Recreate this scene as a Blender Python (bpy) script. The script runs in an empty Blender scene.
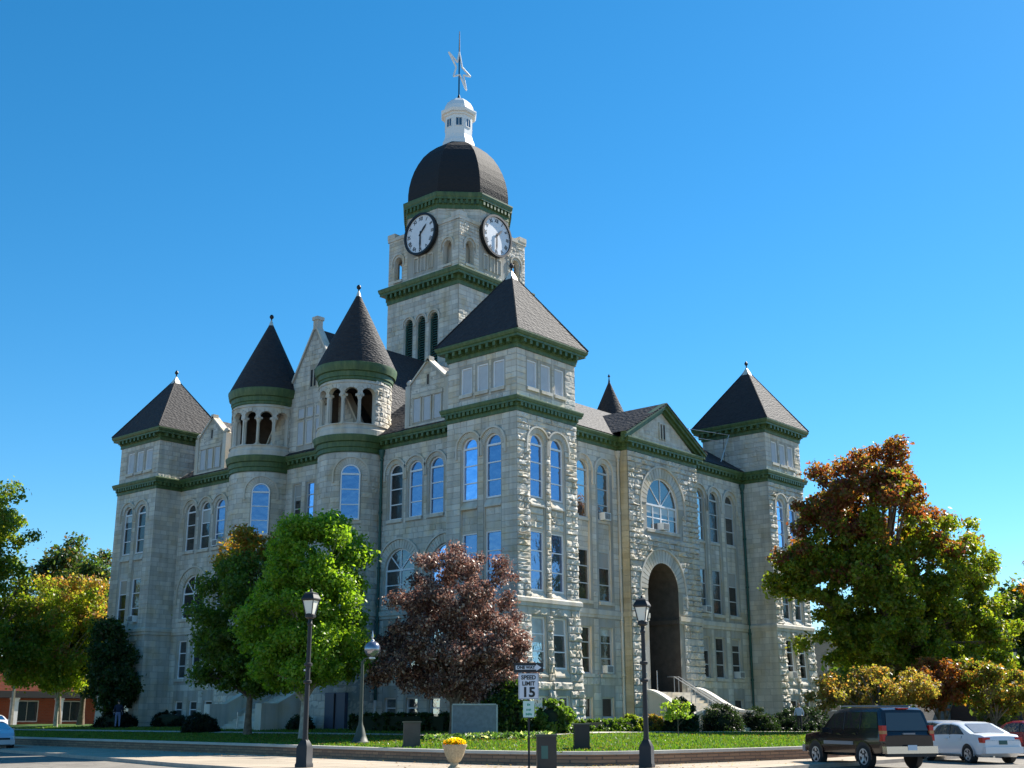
import bpy, math, random
import numpy as np
from mathutils import Vector, Matrix
from mathutils.geometry import tessellate_polygon
random.seed(7); rng=np.random.default_rng(11)
S=bpy.context.scene; COL=S.collection
R=math.radians; pi=math.pi
# ---------------------------------------------------------------- materials
def mat(name):
    m=bpy.data.materials.new(name); m.use_nodes=True
    nt=m.node_tree; return m,nt,nt.nodes['Principled BSDF']
def N(nt,t,**k):
    n=nt.nodes.new(t)
    for a,b in k.items(): setattr(n,a,b)
    return n
def plain(name,c,rough=.6,metal=0,spec=None,noise=0,nscale=3,bump=0,bscale=20,bdist=.02):
    m,nt,b=mat(name); b.inputs['Base Color'].default_value=(*c,1)
    b.inputs['Roughness'].default_value=rough; b.inputs['Metallic'].default_value=metal
    if spec is not None: b.inputs['Specular IOR Level'].default_value=spec
    g=N(nt,'ShaderNodeNewGeometry')
    if noise:
        n=N(nt,'ShaderNodeTexNoise'); n.inputs['Scale'].default_value=nscale; n.inputs['Detail'].default_value=6
        nt.links.new(g.outputs['Position'],n.inputs['Vector'])
        r=N(nt,'ShaderNodeMapRange'); r.inputs['From Min'].default_value=.3; r.inputs['From Max'].default_value=.7
        r.inputs['To Min'].default_value=1-noise; r.inputs['To Max'].default_value=1+noise
        nt.links.new(n.outputs['Fac'],r.inputs['Value'])
        v=N(nt,'ShaderNodeVectorMath',operation='SCALE'); v.inputs[0].default_value=c
        nt.links.new(r.outputs[0],v.inputs['Scale']); nt.links.new(v.outputs[0],b.inputs['Base Color'])
    if bump:
        n=N(nt,'ShaderNodeTexNoise'); n.inputs['Scale'].default_value=bscale; n.inputs['Detail'].default_value=5
        nt.links.new(g.outputs['Position'],n.inputs['Vector'])
        bp=N(nt,'ShaderNodeBump'); bp.inputs['Strength'].default_value=bump; bp.inputs['Distance'].default_value=bdist
        nt.links.new(n.outputs['Fac'],bp.inputs['Height']); nt.links.new(bp.outputs[0],b.inputs['Normal'])
    return m
def stone_mat(name,c,var=.11,bump=.5,streak=True):
    """limestone: per-block tint (face attribute), soft blotches, weather streaks of its own"""
    m,nt,b=mat(name); b.inputs['Roughness'].default_value=.9; b.inputs['Specular IOR Level'].default_value=.2
    g=N(nt,'ShaderNodeNewGeometry')
    at=N(nt,'ShaderNodeAttribute'); at.attribute_name='tint'
    n=N(nt,'ShaderNodeTexNoise'); n.inputs['Scale'].default_value=.55; n.inputs['Detail'].default_value=7; n.inputs['Roughness'].default_value=.65
    nt.links.new(g.outputs['Position'],n.inputs['Vector'])
    mp=N(nt,'ShaderNodeMapping'); mp.inputs['Scale'].default_value=(1.6,1.6,.12)
    n2=N(nt,'ShaderNodeTexNoise'); n2.inputs['Scale'].default_value=1.3; n2.inputs['Detail'].default_value=5
    nt.links.new(g.outputs['Position'],mp.inputs['Vector']); nt.links.new(mp.outputs[0],n2.inputs['Vector'])
    r=N(nt,'ShaderNodeMapRange'); r.inputs['From Min'].default_value=.3; r.inputs['From Max'].default_value=.7; r.inputs['To Min'].default_value=1-var; r.inputs['To Max'].default_value=1+var*.6
    nt.links.new(n.outputs['Fac'],r.inputs['Value'])
    r2=N(nt,'ShaderNodeMapRange'); r2.inputs['From Min'].default_value=.32; r2.inputs['From Max'].default_value=.55; r2.inputs['To Min'].default_value=.78 if streak else 1; r2.inputs['To Max'].default_value=1.0
    nt.links.new(n2.outputs['Fac'],r2.inputs['Value'])
    a=N(nt,'ShaderNodeMath',operation='MULTIPLY'); nt.links.new(r.outputs[0],a.inputs[0]); nt.links.new(r2.outputs[0],a.inputs[1])
    ta=N(nt,'ShaderNodeMath',operation='ADD'); ta.inputs[1].default_value=1.0; nt.links.new(at.outputs['Fac'],ta.inputs[0])
    a2=N(nt,'ShaderNodeMath',operation='MULTIPLY'); nt.links.new(a.outputs[0],a2.inputs[0]); nt.links.new(ta.outputs[0],a2.inputs[1])
    mx=N(nt,'ShaderNodeMix',data_type='RGBA'); mx.inputs[6].default_value=(*c,1); mx.inputs[7].default_value=(c[0]*1.02,c[1]*.93,c[2]*.78,1)
    n3=N(nt,'ShaderNodeTexNoise'); n3.inputs['Scale'].default_value=.9; nt.links.new(g.outputs['Position'],n3.inputs['Vector'])
    r3=N(nt,'ShaderNodeMapRange'); r3.inputs['From Min'].default_value=.45; r3.inputs['From Max'].default_value=.7; nt.links.new(n3.outputs['Fac'],r3.inputs['Value'])
    nt.links.new(r3.outputs[0],mx.inputs[0])
    v=N(nt,'ShaderNodeVectorMath',operation='SCALE'); nt.links.new(mx.outputs[2],v.inputs[0]); nt.links.new(a2.outputs[0],v.inputs['Scale']); nt.links.new(v.outputs[0],b.inputs['Base Color'])
    n4=N(nt,'ShaderNodeTexNoise'); n4.inputs['Scale'].default_value=14; n4.inputs['Detail'].default_value=4; nt.links.new(g.outputs['Position'],n4.inputs['Vector'])
    bp=N(nt,'ShaderNodeBump'); bp.inputs['Strength'].default_value=bump; bp.inputs['Distance'].default_value=.03
    nt.links.new(n4.outputs['Fac'],bp.inputs['Height']); nt.links.new(bp.outputs[0],b.inputs['Normal'])
    return m
LIME=(.64,.605,.535)
M_stone=stone_mat('rock_faced_limestone',LIME)
M_smooth=stone_mat('smooth_limestone',(.625,.59,.52),var=.10,bump=.2)
M_mortar=stone_mat('mortar',(.43,.415,.375),var=.1,bump=.3)
M_green=plain('green_painted_metal',(.052,.092,.030),.5,noise=.35,nscale=2.5)
def weathered_green():
    m,nt,b=mat('weathered_green_metal'); b.inputs['Roughness'].default_value=.5
    g=N(nt,'ShaderNodeNewGeometry'); mp=N(nt,'ShaderNodeMapping'); mp.inputs['Scale'].default_value=(2.5,2.5,.5); n=N(nt,'ShaderNodeTexNoise'); n.inputs['Scale'].default_value=1.4; n.inputs['Detail'].default_value=8; n.inputs['Roughness'].default_value=.7
    nt.links.new(g.outputs['Position'],mp.inputs['Vector']); nt.links.new(mp.outputs[0],n.inputs['Vector']); cr=N(nt,'ShaderNodeValToRGB'); e=cr.color_ramp.elements
    e[0].position=.32; e[0].color=(.035,.075,.03,1); e[1].position=.52; e[1].color=(.07,.125,.04,1); q=e.new(.68); q.color=(.12,.16,.065,1); q=e.new(.78); q.color=(.12,.10,.05,1)
    nt.links.new(n.outputs['Fac'],cr.inputs[0]); nt.links.new(cr.outputs[0],b.inputs['Base Color']); return m
M_green=weathered_green()
M_greend=plain('dark_green_louvre_paint',(.03,.095,.075),.6)
M_white=plain('white_frame_paint',(.82,.83,.85),.5)
M_greyfr=plain('weathered_frame_paint',(.50,.51,.50),.6)
M_panel=plain('painted_blind_panel',(.50,.52,.55),.7,noise=.06)
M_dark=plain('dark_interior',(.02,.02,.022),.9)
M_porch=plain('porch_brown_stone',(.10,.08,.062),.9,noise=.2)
M_metal=plain('galvanised_metal',(.55,.56,.56),.4,.7)
M_cap=plain('pale_metal_cap',(.62,.62,.55),.5,.2)
M_black=plain('black_iron',(.012,.012,.014),.45,.2)
M_lampblk=plain('dark_bronze_paint',(.014,.014,.016),.6,.0)
M_frost=plain('frosted_lamp_glass',(.75,.74,.66),.35)
M_whitep=plain('white_gloss_paint',(.80,.80,.78),.35)
def roofmat(name,c,c2):
    m,nt,b=mat(name); b.inputs['Roughness'].default_value=.78
    g=N(nt,'ShaderNodeNewGeometry')
    w=N(nt,'ShaderNodeTexNoise'); w.inputs['Scale'].default_value=9; w.inputs['Detail'].default_value=8; w.inputs['Roughness'].default_value=.75
    nt.links.new(g.outputs['Position'],w.inputs['Vector'])
    vo=N(nt,'ShaderNodeTexVoronoi'); vo.inputs['Scale'].default_value=5.5
    mp=N(nt,'ShaderNodeMapping'); mp.inputs['Scale'].default_value=(.7,.7,1.5); nt.links.new(g.outputs['Position'],mp.inputs['Vector']); nt.links.new(mp.outputs[0],vo.inputs['Vector'])
    mx=N(nt,'ShaderNodeMix',data_type='RGBA'); mx.inputs[6].default_value=(*c,1); mx.inputs[7].default_value=(*c2,1)
    ad=N(nt,'ShaderNodeMath',operation='MULTIPLY_ADD'); nt.links.new(vo.outputs['Color'],ad.inputs[0]); ad.inputs[1].default_value=.55; 
    s=N(nt,'ShaderNodeMath',operation='MULTIPLY'); s.inputs[1].default_value=.45; nt.links.new(w.outputs['Fac'],s.inputs[0]); nt.links.new(s.outputs[0],ad.inputs[2])
    nt.links.new(ad.outputs[0],mx.inputs[0]); nt.links.new(mx.outputs[2],b.inputs['Base Color'])
    sx=N(nt,'ShaderNodeSeparateXYZ'); nt.links.new(g.outputs['Position'],sx.inputs[0])
    mm=N(nt,'ShaderNodeMath',operation='MULTIPLY'); mm.inputs[1].default_value=6.5; nt.links.new(sx.outputs['Z'],mm.inputs[0])
    fr=N(nt,'ShaderNodeMath',operation='FRACT'); nt.links.new(mm.outputs[0],fr.inputs[0])
    sm=N(nt,'ShaderNodeMath',operation='ADD'); nt.links.new(fr.outputs[0],sm.inputs[0]); nt.links.new(vo.outputs['Distance'],sm.inputs[1])
    bp=N(nt,'ShaderNodeBump'); bp.inputs['Strength'].default_value=.9; bp.inputs['Distance'].default_value=.05
    nt.links.new(sm.outputs[0],bp.inputs['Height']); nt.links.new(bp.outputs[0],b.inputs['Normal'])
    return m
M_roof=roofmat('slate_shingles',(.012,.010,.013),(.034,.034,.038))
M_dome=roofmat('black_dome_sheathing',(.009,.008,.010),(.016,.0145,.015))
for n_ in M_dome.node_tree.nodes:
    if n_.bl_idname=='ShaderNodeBump': n_.inputs['Strength'].default_value=.3
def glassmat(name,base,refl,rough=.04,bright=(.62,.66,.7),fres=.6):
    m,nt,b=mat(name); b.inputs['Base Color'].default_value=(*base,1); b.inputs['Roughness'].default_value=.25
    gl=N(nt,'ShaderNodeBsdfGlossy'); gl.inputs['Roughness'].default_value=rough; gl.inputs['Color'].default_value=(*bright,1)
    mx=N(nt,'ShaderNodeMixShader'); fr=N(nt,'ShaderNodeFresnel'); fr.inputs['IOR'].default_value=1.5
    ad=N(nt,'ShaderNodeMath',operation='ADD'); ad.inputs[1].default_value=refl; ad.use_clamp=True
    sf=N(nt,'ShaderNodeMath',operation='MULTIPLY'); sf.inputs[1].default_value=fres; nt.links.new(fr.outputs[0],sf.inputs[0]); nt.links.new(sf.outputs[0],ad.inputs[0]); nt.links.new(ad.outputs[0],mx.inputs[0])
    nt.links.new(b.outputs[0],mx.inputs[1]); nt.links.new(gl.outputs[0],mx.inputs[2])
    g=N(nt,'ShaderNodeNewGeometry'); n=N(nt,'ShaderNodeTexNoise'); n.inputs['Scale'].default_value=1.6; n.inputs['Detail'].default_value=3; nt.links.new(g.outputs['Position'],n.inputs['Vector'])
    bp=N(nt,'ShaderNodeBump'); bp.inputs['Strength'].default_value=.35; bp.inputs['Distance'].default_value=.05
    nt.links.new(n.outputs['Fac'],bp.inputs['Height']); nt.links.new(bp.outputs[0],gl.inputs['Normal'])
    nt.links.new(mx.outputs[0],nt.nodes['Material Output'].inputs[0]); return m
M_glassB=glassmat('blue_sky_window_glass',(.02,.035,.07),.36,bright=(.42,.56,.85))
M_glassD=glassmat('dark_window_glass',(.012,.013,.015),.06,fres=.15)
M_glassM=glassmat('half_dark_window_glass',(.03,.035,.04),.2,fres=.4)
M_blind=glassmat('window_blind_behind_glass',(.40,.39,.36),.06,fres=.3)
def attrmat(name,rough=.7,trans=.5,attr='tcol',gloss=.35,tm=(2.3,2.3,.8)):
    m,nt,b=mat(name); at=N(nt,'ShaderNodeAttribute'); at.attribute_name=attr
    b.inputs['Roughness'].default_value=.42; b.inputs['Specular IOR Level'].default_value=gloss
    nt.links.new(at.outputs['Color'],b.inputs['Base Color'])
    if trans:
        t=N(nt,'ShaderNodeBsdfTranslucent'); mx=N(nt,'ShaderNodeMixShader'); mx.inputs[0].default_value=trans
        sc=N(nt,'ShaderNodeVectorMath',operation='MULTIPLY'); sc.inputs[1].default_value=tuple(q*1.15 for q in tm)
        nt.links.new(at.outputs['Color'],sc.inputs[0]); nt.links.new(sc.outputs[0],t.inputs['Color'])
        nt.links.new(b.outputs[0],mx.inputs[1]); nt.links.new(t.outputs[0],mx.inputs[2]); nt.links.new(mx.outputs[0],nt.nodes['Material Output'].inputs[0])
    return m
M_leaf=attrmat('leaves'); M_leafp=attrmat('purple_leaves',trans=.35,tm=(1.5,1.2,1.2))
M_bark=plain('bark',(.16,.12,.085),.9,noise=.4,nscale=5,bump=.6,bscale=12)
M_barkpale=plain('pale_bark',(.36,.33,.27),.9,noise=.3,nscale=5)

# ---------------------------------------------------------------- mesh builder
class MB:
    def __init__(s): s.v=[];s.f=[];s.m=[];s.t=[];s.mats=[]
    def mi(s,m):
        if m not in s.mats: s.mats.append(m)
        return s.mats.index(m)
    def add(s,vs,fs,m,t=0.0):
        o=len(s.v); s.v+= [tuple(x) for x in vs]; k=s.mi(m)
        for f in fs: s.f.append(tuple(o+i for i in f)); s.m.append(k); s.t.append(t)
    def box(s,a,b,c,d,e,f,m,M=None,t=0.0):
        vs=[(x,y,z) for x in (a,b) for y in (c,d) for z in (e,f)]
        if M: vs=[M(*p) for p in vs]
        s.add(vs,[(0,1,3,2),(4,6,7,5),(0,4,5,1),(2,3,7,6),(0,2,6,4),(1,5,7,3)],m,t)
    def tube(s,pts,rad,m,n=8,cap=True,t=0.0):
        """pts list of Vector, rad scalar or list"""
        pts=[Vector(p) for p in pts]; k=len(pts)
        if not hasattr(rad,'__len__'): rad=[rad]*k
        vs=[];up=None
        for i,p in enumerate(pts):
            d=(pts[min(i+1,k-1)]-pts[max(i-1,0)]).normalized()
            if up is None: up=Vector((0,0,1)) if abs(d.z)<.9 else Vector((1,0,0))
            a=d.cross(up).normalized(); b=a.cross(d).normalized(); up=b
            for j in range(n):
                an=2*pi*j/n; vs.append(p+(a*math.cos(an)+b*math.sin(an))*rad[i])
        fs=[(i*n+j,i*n+(j+1)%n,(i+1)*n+(j+1)%n,(i+1)*n+j) for i in range(k-1) for j in range(n)]
        if cap: fs+=[tuple(range(n-1,-1,-1)),tuple((k-1)*n+j for j in range(n))]
        s.add(vs,fs,m,t)
    def lathe(s,c,prof,m,n=32,cap=True,rot=0.0,t=0.0,sx=1,sy=1):
        """prof list of (r,z) from bottom up; c=(x,y)"""
        vs=[(c[0]+r*sx*math.cos(rot+2*pi*j/n),c[1]+r*sy*math.sin(rot+2*pi*j/n),z) for r,z in prof for j in range(n)]
        k=len(prof)
        fs=[(i*n+j,i*n+(j+1)%n,(i+1)*n+(j+1)%n,(i+1)*n+j) for i in range(k-1) for j in range(n)]
        if cap: fs+=[tuple(range(n-1,-1,-1)),tuple((k-1)*n+j for j in range(n))]
        s.add(vs,fs,m,t)
    def sweep(s,path,prof,m,closed=False,side=1,M=None):
        """path of (x,y), prof list of (out,z); out goes to the right of travel when side=1"""
        k=len(path); P=[Vector(p) for p in path]; nr=[]
        for i in range(k):
            def nn(a,b):
                d=(b-a).normalized(); return Vector((d.y,-d.x))*side
            if closed: n1=nn(P[i-1],P[i]); n2=nn(P[i],P[(i+1)%k])
            else:
                n1=nn(P[i-1],P[i]) if i>0 else None; n2=nn(P[i],P[i+1]) if i<k-1 else None
                n1=n1 or n2; n2=n2 or n1
            b=(n1+n2).normalized(); nr.append(b/max(.3,b.dot(n1)))
        q=len(prof); vs=[(P[i].x+nr[i].x*o,P[i].y+nr[i].y*o,z) for i in range(k) for o,z in prof]
        rg=range(k) if closed else range(k-1)
        fs=[(i*q+j,((i+1)%k)*q+j,((i+1)%k)*q+j+1,i*q+j+1) for i in rg for j in range(q-1)]
        if not closed: fs+=[tuple(range(q)),tuple((k-1)*q+j for j in range(q-1,-1,-1))]
        s.add(vs,fs,m)
    def build(s,name,parent=None,smooth=False,fix=True,auto=None):
        me=bpy.data.meshes.new(name); me.from_pydata(s.v,[],s.f)
        for m in s.mats: me.materials.append(m)
        me.polygons.foreach_set('material_index',s.m)
        if any(s.t):
            a=me.attributes.new('tint','FLOAT','FACE'); a.data.foreach_set('value',s.t)
        if smooth: me.polygons.foreach_set('use_smooth',[True]*len(s.f))
        me.update()
        if fix:
            import bmesh
            bm=bmesh.new(); bm.from_mesh(me); bmesh.ops.recalc_face_normals(bm,faces=bm.faces); bm.to_mesh(me); bm.free()
        if auto:
            me.polygons.foreach_set('use_smooth',[True]*len(s.f)); me.set_sharp_from_angle(angle=R(auto))
        o=bpy.data.objects.new(name,me); COL.objects.link(o)
        if parent: o.parent=parent
        return o
def thing(name,label,cat,loc=(0,0,0),rz=0,group=None):
    o=bpy.data.objects.new(name,None); COL.objects.link(o); o.location=loc; o.rotation_euler=(0,0,rz)
    o.empty_display_size=.3; return tag(o,label,cat,group)
def tag(o,label=None,cat=None,group=None,kind=None):
    if label: o['label']=label
    if cat: o['category']=cat
    if group: o['group']=group
    if kind: o['kind']=kind
    return o
def dup(o,loc,rz=0,label=None,parent=None):
    c=o.copy(); COL.objects.link(c)
    if parent is None: c.location=loc; c.rotation_euler=(0,0,rz)
    else: c.parent=parent
    if label: c['label']=label
    for ch in [x for x in bpy.data.objects if x.parent==o]: dup(ch,None,0,None,c)
    return c
def flat(O,U,Nn,post=None):
    O=Vector(O);U=Vector(U);Nn=Vector(Nn)
    def M(u,z,h):
        p=O+U*u+Nn*h; q=(p.x,p.y,z)
        return post(q) if post else q
    return M
# ---- terrain
WALLX=([-14,-8,3,29,60],[-17,-16.7,-15.2,-12.9,-10.6]); WALLY=([-16,-13.3,-7.7,-5,45],[-16.5,-17.6,-19.1,-19.5,-20.2])
def GB(x,y): return -.05+.0037*max(y,0)-.011*max(x,0)
def terr(x,y):
    d=min(x-np.interp(y,*WALLX),y-np.interp(x,*WALLY)); t=min(max(d/14,0),1); return float(-.42+(GB(x,y)+.42)*t)
# ================================================================= COURTHOUSE
LX,LY,W,p=33.4,40.9,5.34,2.18
Z1,ZC,Z3,ZT=17.15,17.96,20.85,21.75
BASE=-.7
court=thing('courthouse','large pale limestone courthouse with green cornices, conical turrets and a central clock tower','courthouse')
def arc(c,r,zs,a0=0,a1=pi,n=16): return [(c+r*math.cos(a0+(a1-a0)*i/n),zs+r*math.sin(a0+(a1-a0)*i/n)) for i in range(n+1)]
def hole_poly(o):
    c,w,zb,zt=o['c'],o['w'],o['zb'],o['zt']
    if o['k']=='arch':
        r=w/2; zs=zt-r
        return [(c-r,zb),(c+r,zb)]+arc(c,r,zs)
    return [(c-w/2,zb),(c+w/2,zb),(c+w/2,zt),(c-w/2,zt)]
def fill(mb,M,outer,holes,m,h=0):
    loops=[[Vector((a,b,0)) for a,b in outer]]+[[Vector((a,b,0)) for a,b in hp] for hp in holes]
    flatv=[v for l in loops for v in l]
    tr=tessellate_polygon(loops)
    mb.add([M(v.x,v.y,h) for v in flatv],[tuple(t) for t in tr],m)
def rocks(mb,M,u0,u1,z0,z1,blocked,m,ch=.35,amp=.09,top=None,seed=0,lmin=.5,lmax=1.0):
    """rock-faced ashlar: every block its own lump; blocked(z)-> list of (ua,ub); top(z)->(umin,umax)"""
    rr=random.Random(seed*7+3); n=max(1,round((z1-z0)/ch)); ch=(z1-z0)/n
    for i in range(n):
        za=z0+i*ch; zb=za+ch; zm=(za+zb)/2
        lo,hi=u0,u1
        if top: a,b=top(zb); lo=max(lo,a);hi=min(hi,b)
        if hi-lo<.2: continue
        segs=[(lo,hi)]
        for (a,b) in blocked(za,zb):
            ns=[]
            for (s,e) in segs:
                if b<=s or a>=e: ns.append((s,e)); continue
                if a>s: ns.append((s,a))
                if b<e: ns.append((b,e))
            segs=ns
        for (s,e) in segs:
            if e-s<.07: continue
            k=max(1,round((e-s)/rr.uniform(lmin,lmax)))
            if e-s<lmin*1.5: k=1
            cuts=[s+(e-s)*j/k+(rr.uniform(-.12,.12) if 0<j<k else 0)*min(1,(e-s)/k) for j in range(k+1)]
            for j in range(k):
                a,b=cuts[j]+.012,cuts[j+1]-.012; t=rr.uniform(-.16,.12)
                if b-a<.05: continue
                gx=(0,.12,.5,.88,1) if b-a<.45 else (0,.07,.3,.5,.7,.93,1); gy=(0,.14,.5,.86,1); nx=len(gx)-1; ny=4; vs=[]
                ha=rr.uniform(.35,1.0)*amp
                for y in range(ny+1):
                    for x in range(nx+1):
                        uu=a+(b-a)*gx[x]; zz=za+.012+(zb-za-.024)*gy[y]
                        if 0<x<nx and 0<y<ny:
                            uu+=rr.uniform(-.05,.05)*(b-a); zz+=rr.uniform(-.06,.06)*(zb-za); h=ha*rr.uniform(.3,1.2)*(1 if 1<x<nx-1 or 1<y<ny-1 else .8)
                        else: h=.018
                        vs.append(M(uu,zz,h))
                w_=nx+1
                fs=[(y*w_+x,y*w_+x+1,(y+1)*w_+x+1,(y+1)*w_+x) for y in range(ny) for x in range(nx)]
                mb.add(vs,fs,m,t)
def win_frame(M,o,dep,glass,fr=None,bars=2,fan=False,parent=None):
    """o: window dict ; builds frame mesh (part) > pane (sub-part)"""
    fr=fr or M_white; f=MB(); c,w,zb,zt=o['c'],o['w'],o['zb'],o['zt']; a,b=c-w/2,c+w/2; t=.085; h0,h1=-dep-.06,-dep+.05
    zs=zt-w/2 if o['k']=='arch' else zt
    f.box(a,a+t,zb,zs,h0,h1,fr,M); f.box(b-t,b,zb,zs,h0,h1,fr,M); f.box(a+t,b-t,zb,zb+t*1.1,h0,h1,fr,M)
    if o['k']=='arch':
        n=14
        for i in range(n):
            a0,a1=pi*i/n,pi*(i+1)/n; vs=[]
            for an in (a0,a1):
                for r in (w/2-t,w/2):
                    for h in (h0,h1): vs.append(M(c+r*math.cos(an),zs+r*math.sin(an),h))
            f.add(vs,[(0,1,3,2),(4,6,7,5),(0,4,5,1),(2,3,7,6),(0,2,6,4),(1,5,7,3)],fr)
        f.box(a+t,b-t,zs-.055,zs+.055,h0,h1+.005,fr,M)
    else: f.box(a+t,b-t,zt-t,zt,h0,h1,fr,M)
    for i in range(bars):
        z=zb+(zs-zb)*(i+1)/(bars+1); f.box(a+t,b-t,z-.032,z+.032,h0,h1-.02,fr,M)
    if fan:
        f.box(c-.04,c+.04,zb+t,zs-.05,h0,h1-.015,fr,M)
        if w>3:
            for q in (-.5,.5): f.box(c+q*w/2-.035,c+q*w/2+.035,zb+t,zs-.05,h0,h1-.015,fr,M)
        for an in (pi/4,pi/2,3*pi/4):
            r=w/2-t*.6; dx,dz=math.cos(an),math.sin(an); q=.035
            vs=[]
            for rr_ in (.06,r):
                for s_ in (-q,q):
                    for h in (h0,h1-.015): vs.append(M(c+dx*rr_-dz*s_,zs+dz*rr_+dx*s_,h))
            f.add(vs,[(0,1,3,2),(4,6,7,5),(0,4,5,1),(2,3,7,6),(0,2,6,4),(1,5,7,3)],fr)
    fo=f.build('window',parent)
    if glass in (M_glassD,M_glassM) and zt-zb>2 and random.random()<.45:
        zz_=zs-(zs-zb)*random.choice((.18,.33,.33,.5,.66)); bl=MB(); bl.box(a+t,b-t,zz_,zs-.06,-dep-.012,-dep-.004,M_blind,M); bl.build('blind',fo)
    g=MB(); hp=hole_poly(o); g.add([M(u,z,-dep-.01) for u,z in hp],[tuple(range(len(hp)))],glass); g.build('pane',fo)
    return fo
def wallface(mb,M,outer,ops,u0,u1,z0,z1,amp=.07,ch=.35,jamb=.06,top=None,seed=1,extra=None,dep=.18,rock=True,parent=None,stone=None):
    """one wall: plane with cut openings, reveals, sills, hood moulds, rock blocks. op keys: k,c,w,zb,zt + wins (list of window dicts, glass), hood R, ring"""
    stone=stone or M_stone
    fill(mb,M,outer,[hole_poly(o) for o in ops],M_mortar if rock else M_smooth)
    for o in ops:
        hp=hole_poly(o); d=o.get('dep',dep)+.08; n=len(hp)
        for i in range(n):
            (a,b),(c,e)=hp[i],hp[(i+1)%n]
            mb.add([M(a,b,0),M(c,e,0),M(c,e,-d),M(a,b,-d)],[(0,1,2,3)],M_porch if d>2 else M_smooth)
        c,w,zb,zt=o['c'],o['w'],o['zb'],o['zt']
        for zt_,dh in o.get('wedge',[]):
            a_,b_=c-w/2+.004,c+w/2-.004; dd=o.get('dep',dep); vs=[M(u,zz,hh) for u in (a_,b_) for (zz,hh) in ((zt_+.01,-dd-.02),(zt_+.01,-dd+.04),(zt_-dh,.05),(zt_-dh-.09,.05),(zt_-dh-.09,-dd-.02))]
            mb.add(vs,[(0,1,2,3,4),(9,8,7,6,5)]+[(i,(i+1)%5,(i+1)%5+5,i+5) for i in range(5)],M_smooth)
        if o.get('sill',True): mb.box(c-w/2-.08,c+w/2+.08,zb-.2,zb,-.02,.12,M_smooth,M)
        for (za,zb2) in o.get('panels',[]):
            mb.add([M(c-w/2,za,-.12),M(c+w/2,za,-.12),M(c+w/2,zb2,-.12),M(c-w/2,zb2,-.12)],[(0,1,2,3)],M_mortar)
            mb.box(c-w/2,c+w/2,zb2-.16,zb2+.005,-d,-.03,M_smooth,M) if not o.get('wedge') else None
            mb.box(c-w/2+.003,c+w/2-.003,za-.004,za+.12,-d,-.105,M_smooth,M)
            if rock: rocks(mb,lambda u,z,h:M(u,z,h-.12),c-w/2+.02,c+w/2-.02,za+.12,zb2-.18,lambda a,b:[],stone,ch,amp*.9,seed=seed+int(c*10))
        for wd,gl,fr in o.get('wins',[]): win_frame(M,wd,o.get('dep',dep),gl,fr,wd.get('bars',2),wd.get('fan',False),parent)
        if o['k']=='arch' and o.get('R'):
            Rr=o['R']; zs=zt-w/2; n=22; zl=o.get('hz',zs-.3)
            # smooth ring of voussoirs between opening and hood mould
            for i in range(n):
                a0,a1=pi*i/n,pi*(i+1)/n; vs=[]; 
                for an in (a0+.012,a1-.012):
                    for r in (w/2+.0,Rr-.01):
                        for h in (.0,.03): vs.append(M(c+r*math.cos(an),zs+r*math.sin(an),h))
                mb.add(vs,[(0,1,3,2),(4,6,7,5),(0,4,5,1),(2,3,7,6),(0,2,6,4),(1,5,7,3)],M_smooth,random.uniform(-.08,.05))
                vs=[]
                for an in (a0,a1):
                    for r in (Rr,Rr+.11):
                        for h in (.0,.12): vs.append(M(c+r*math.cos(an),zs+r*math.sin(an),h))
                mb.add(vs,[(0,1,3,2),(4,6,7,5),(0,4,5,1),(2,3,7,6),(0,2,6,4),(1,5,7,3)],M_smooth)
            for s in (-1,1):
                x0,x1=sorted((c+s*Rr,c+s*(Rr+.11))); mb.box(x0,x1,zl,zs,0,.12,M_smooth,M)
    if rock:
        def blocked(za,zb):
            out=[]; zm=(za+zb)/2
            for o in ops:
                c,w=o['c'],o['w']; j=o.get('jamb',jamb)
                if zb>o['zb']-.2 and za<(o['zt'] if o['k']!='arch' else o['zt']-w/2)+(.0 if o['k']=='arch' else o.get('lint',.02)): out.append((c-w/2-j,c+w/2+j))
                if o['k']=='arch':
                    zs=o['zt']-w/2; Rr=o.get('R',w/2)+.13
                    if za<zs+Rr and zb>zs:
                        dz=max(0,(zm if zm>zs else zs)-zs); 
                        if dz<Rr: hw=math.sqrt(Rr*Rr-dz*dz); out.append((c-hw,c+hw))
            if extra: out+=extra(za,zb)
            return out
        rocks(mb,M,u0,u1,z0,z1,blocked,stone,ch,amp,top,seed)
def A(c,w,zb,zt,**k): return dict(k='arch',c=c,w=w,zb=zb,zt=zt,**k)
def Q(c,w,zb,zt,**k): return dict(k='rect',c=c,w=w,zb=zb,zt=zt,**k)
def cornice_prof(z0,z1,o,tail=.0):
    h=z1-z0
    return [(0.0,z0),(.07,z0),(.07,z0+.26*h),(.13,z0+.30*h),(.13,z0+.55*h),(o*.80,z0+.57*h),(o*.80,z0+.70*h),(o*.90,z0+.76*h),(o,z0+.92*h),(o,z1),(o*.85,z1+.03),(tail,z1+.07)]
def dentils(mb,path,z0,z1,o,closed=False,side=1,sp=.46,wd=.2):
    P=[Vector(q) for q in path]; k=len(P); h=z1-z0
    for i in range(k if closed else k-1):
        a,b=P[i],P[(i+1)%k]; L=(b-a).length; d=(b-a)/L; n=Vector((d.y,-d.x))*side; m=max(1,int(L/sp)); 
        for j in range(m):
            c=(j+.5)*L/m
            def M(u,z,hh,a=a,d=d,n=n): q=a+d*u+n*hh; return (q.x,q.y,z)
            mb.box(c-wd/2,c+wd/2,z0+.30*h,z0+.565*h,.12,o*.74,M_green,M)
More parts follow.
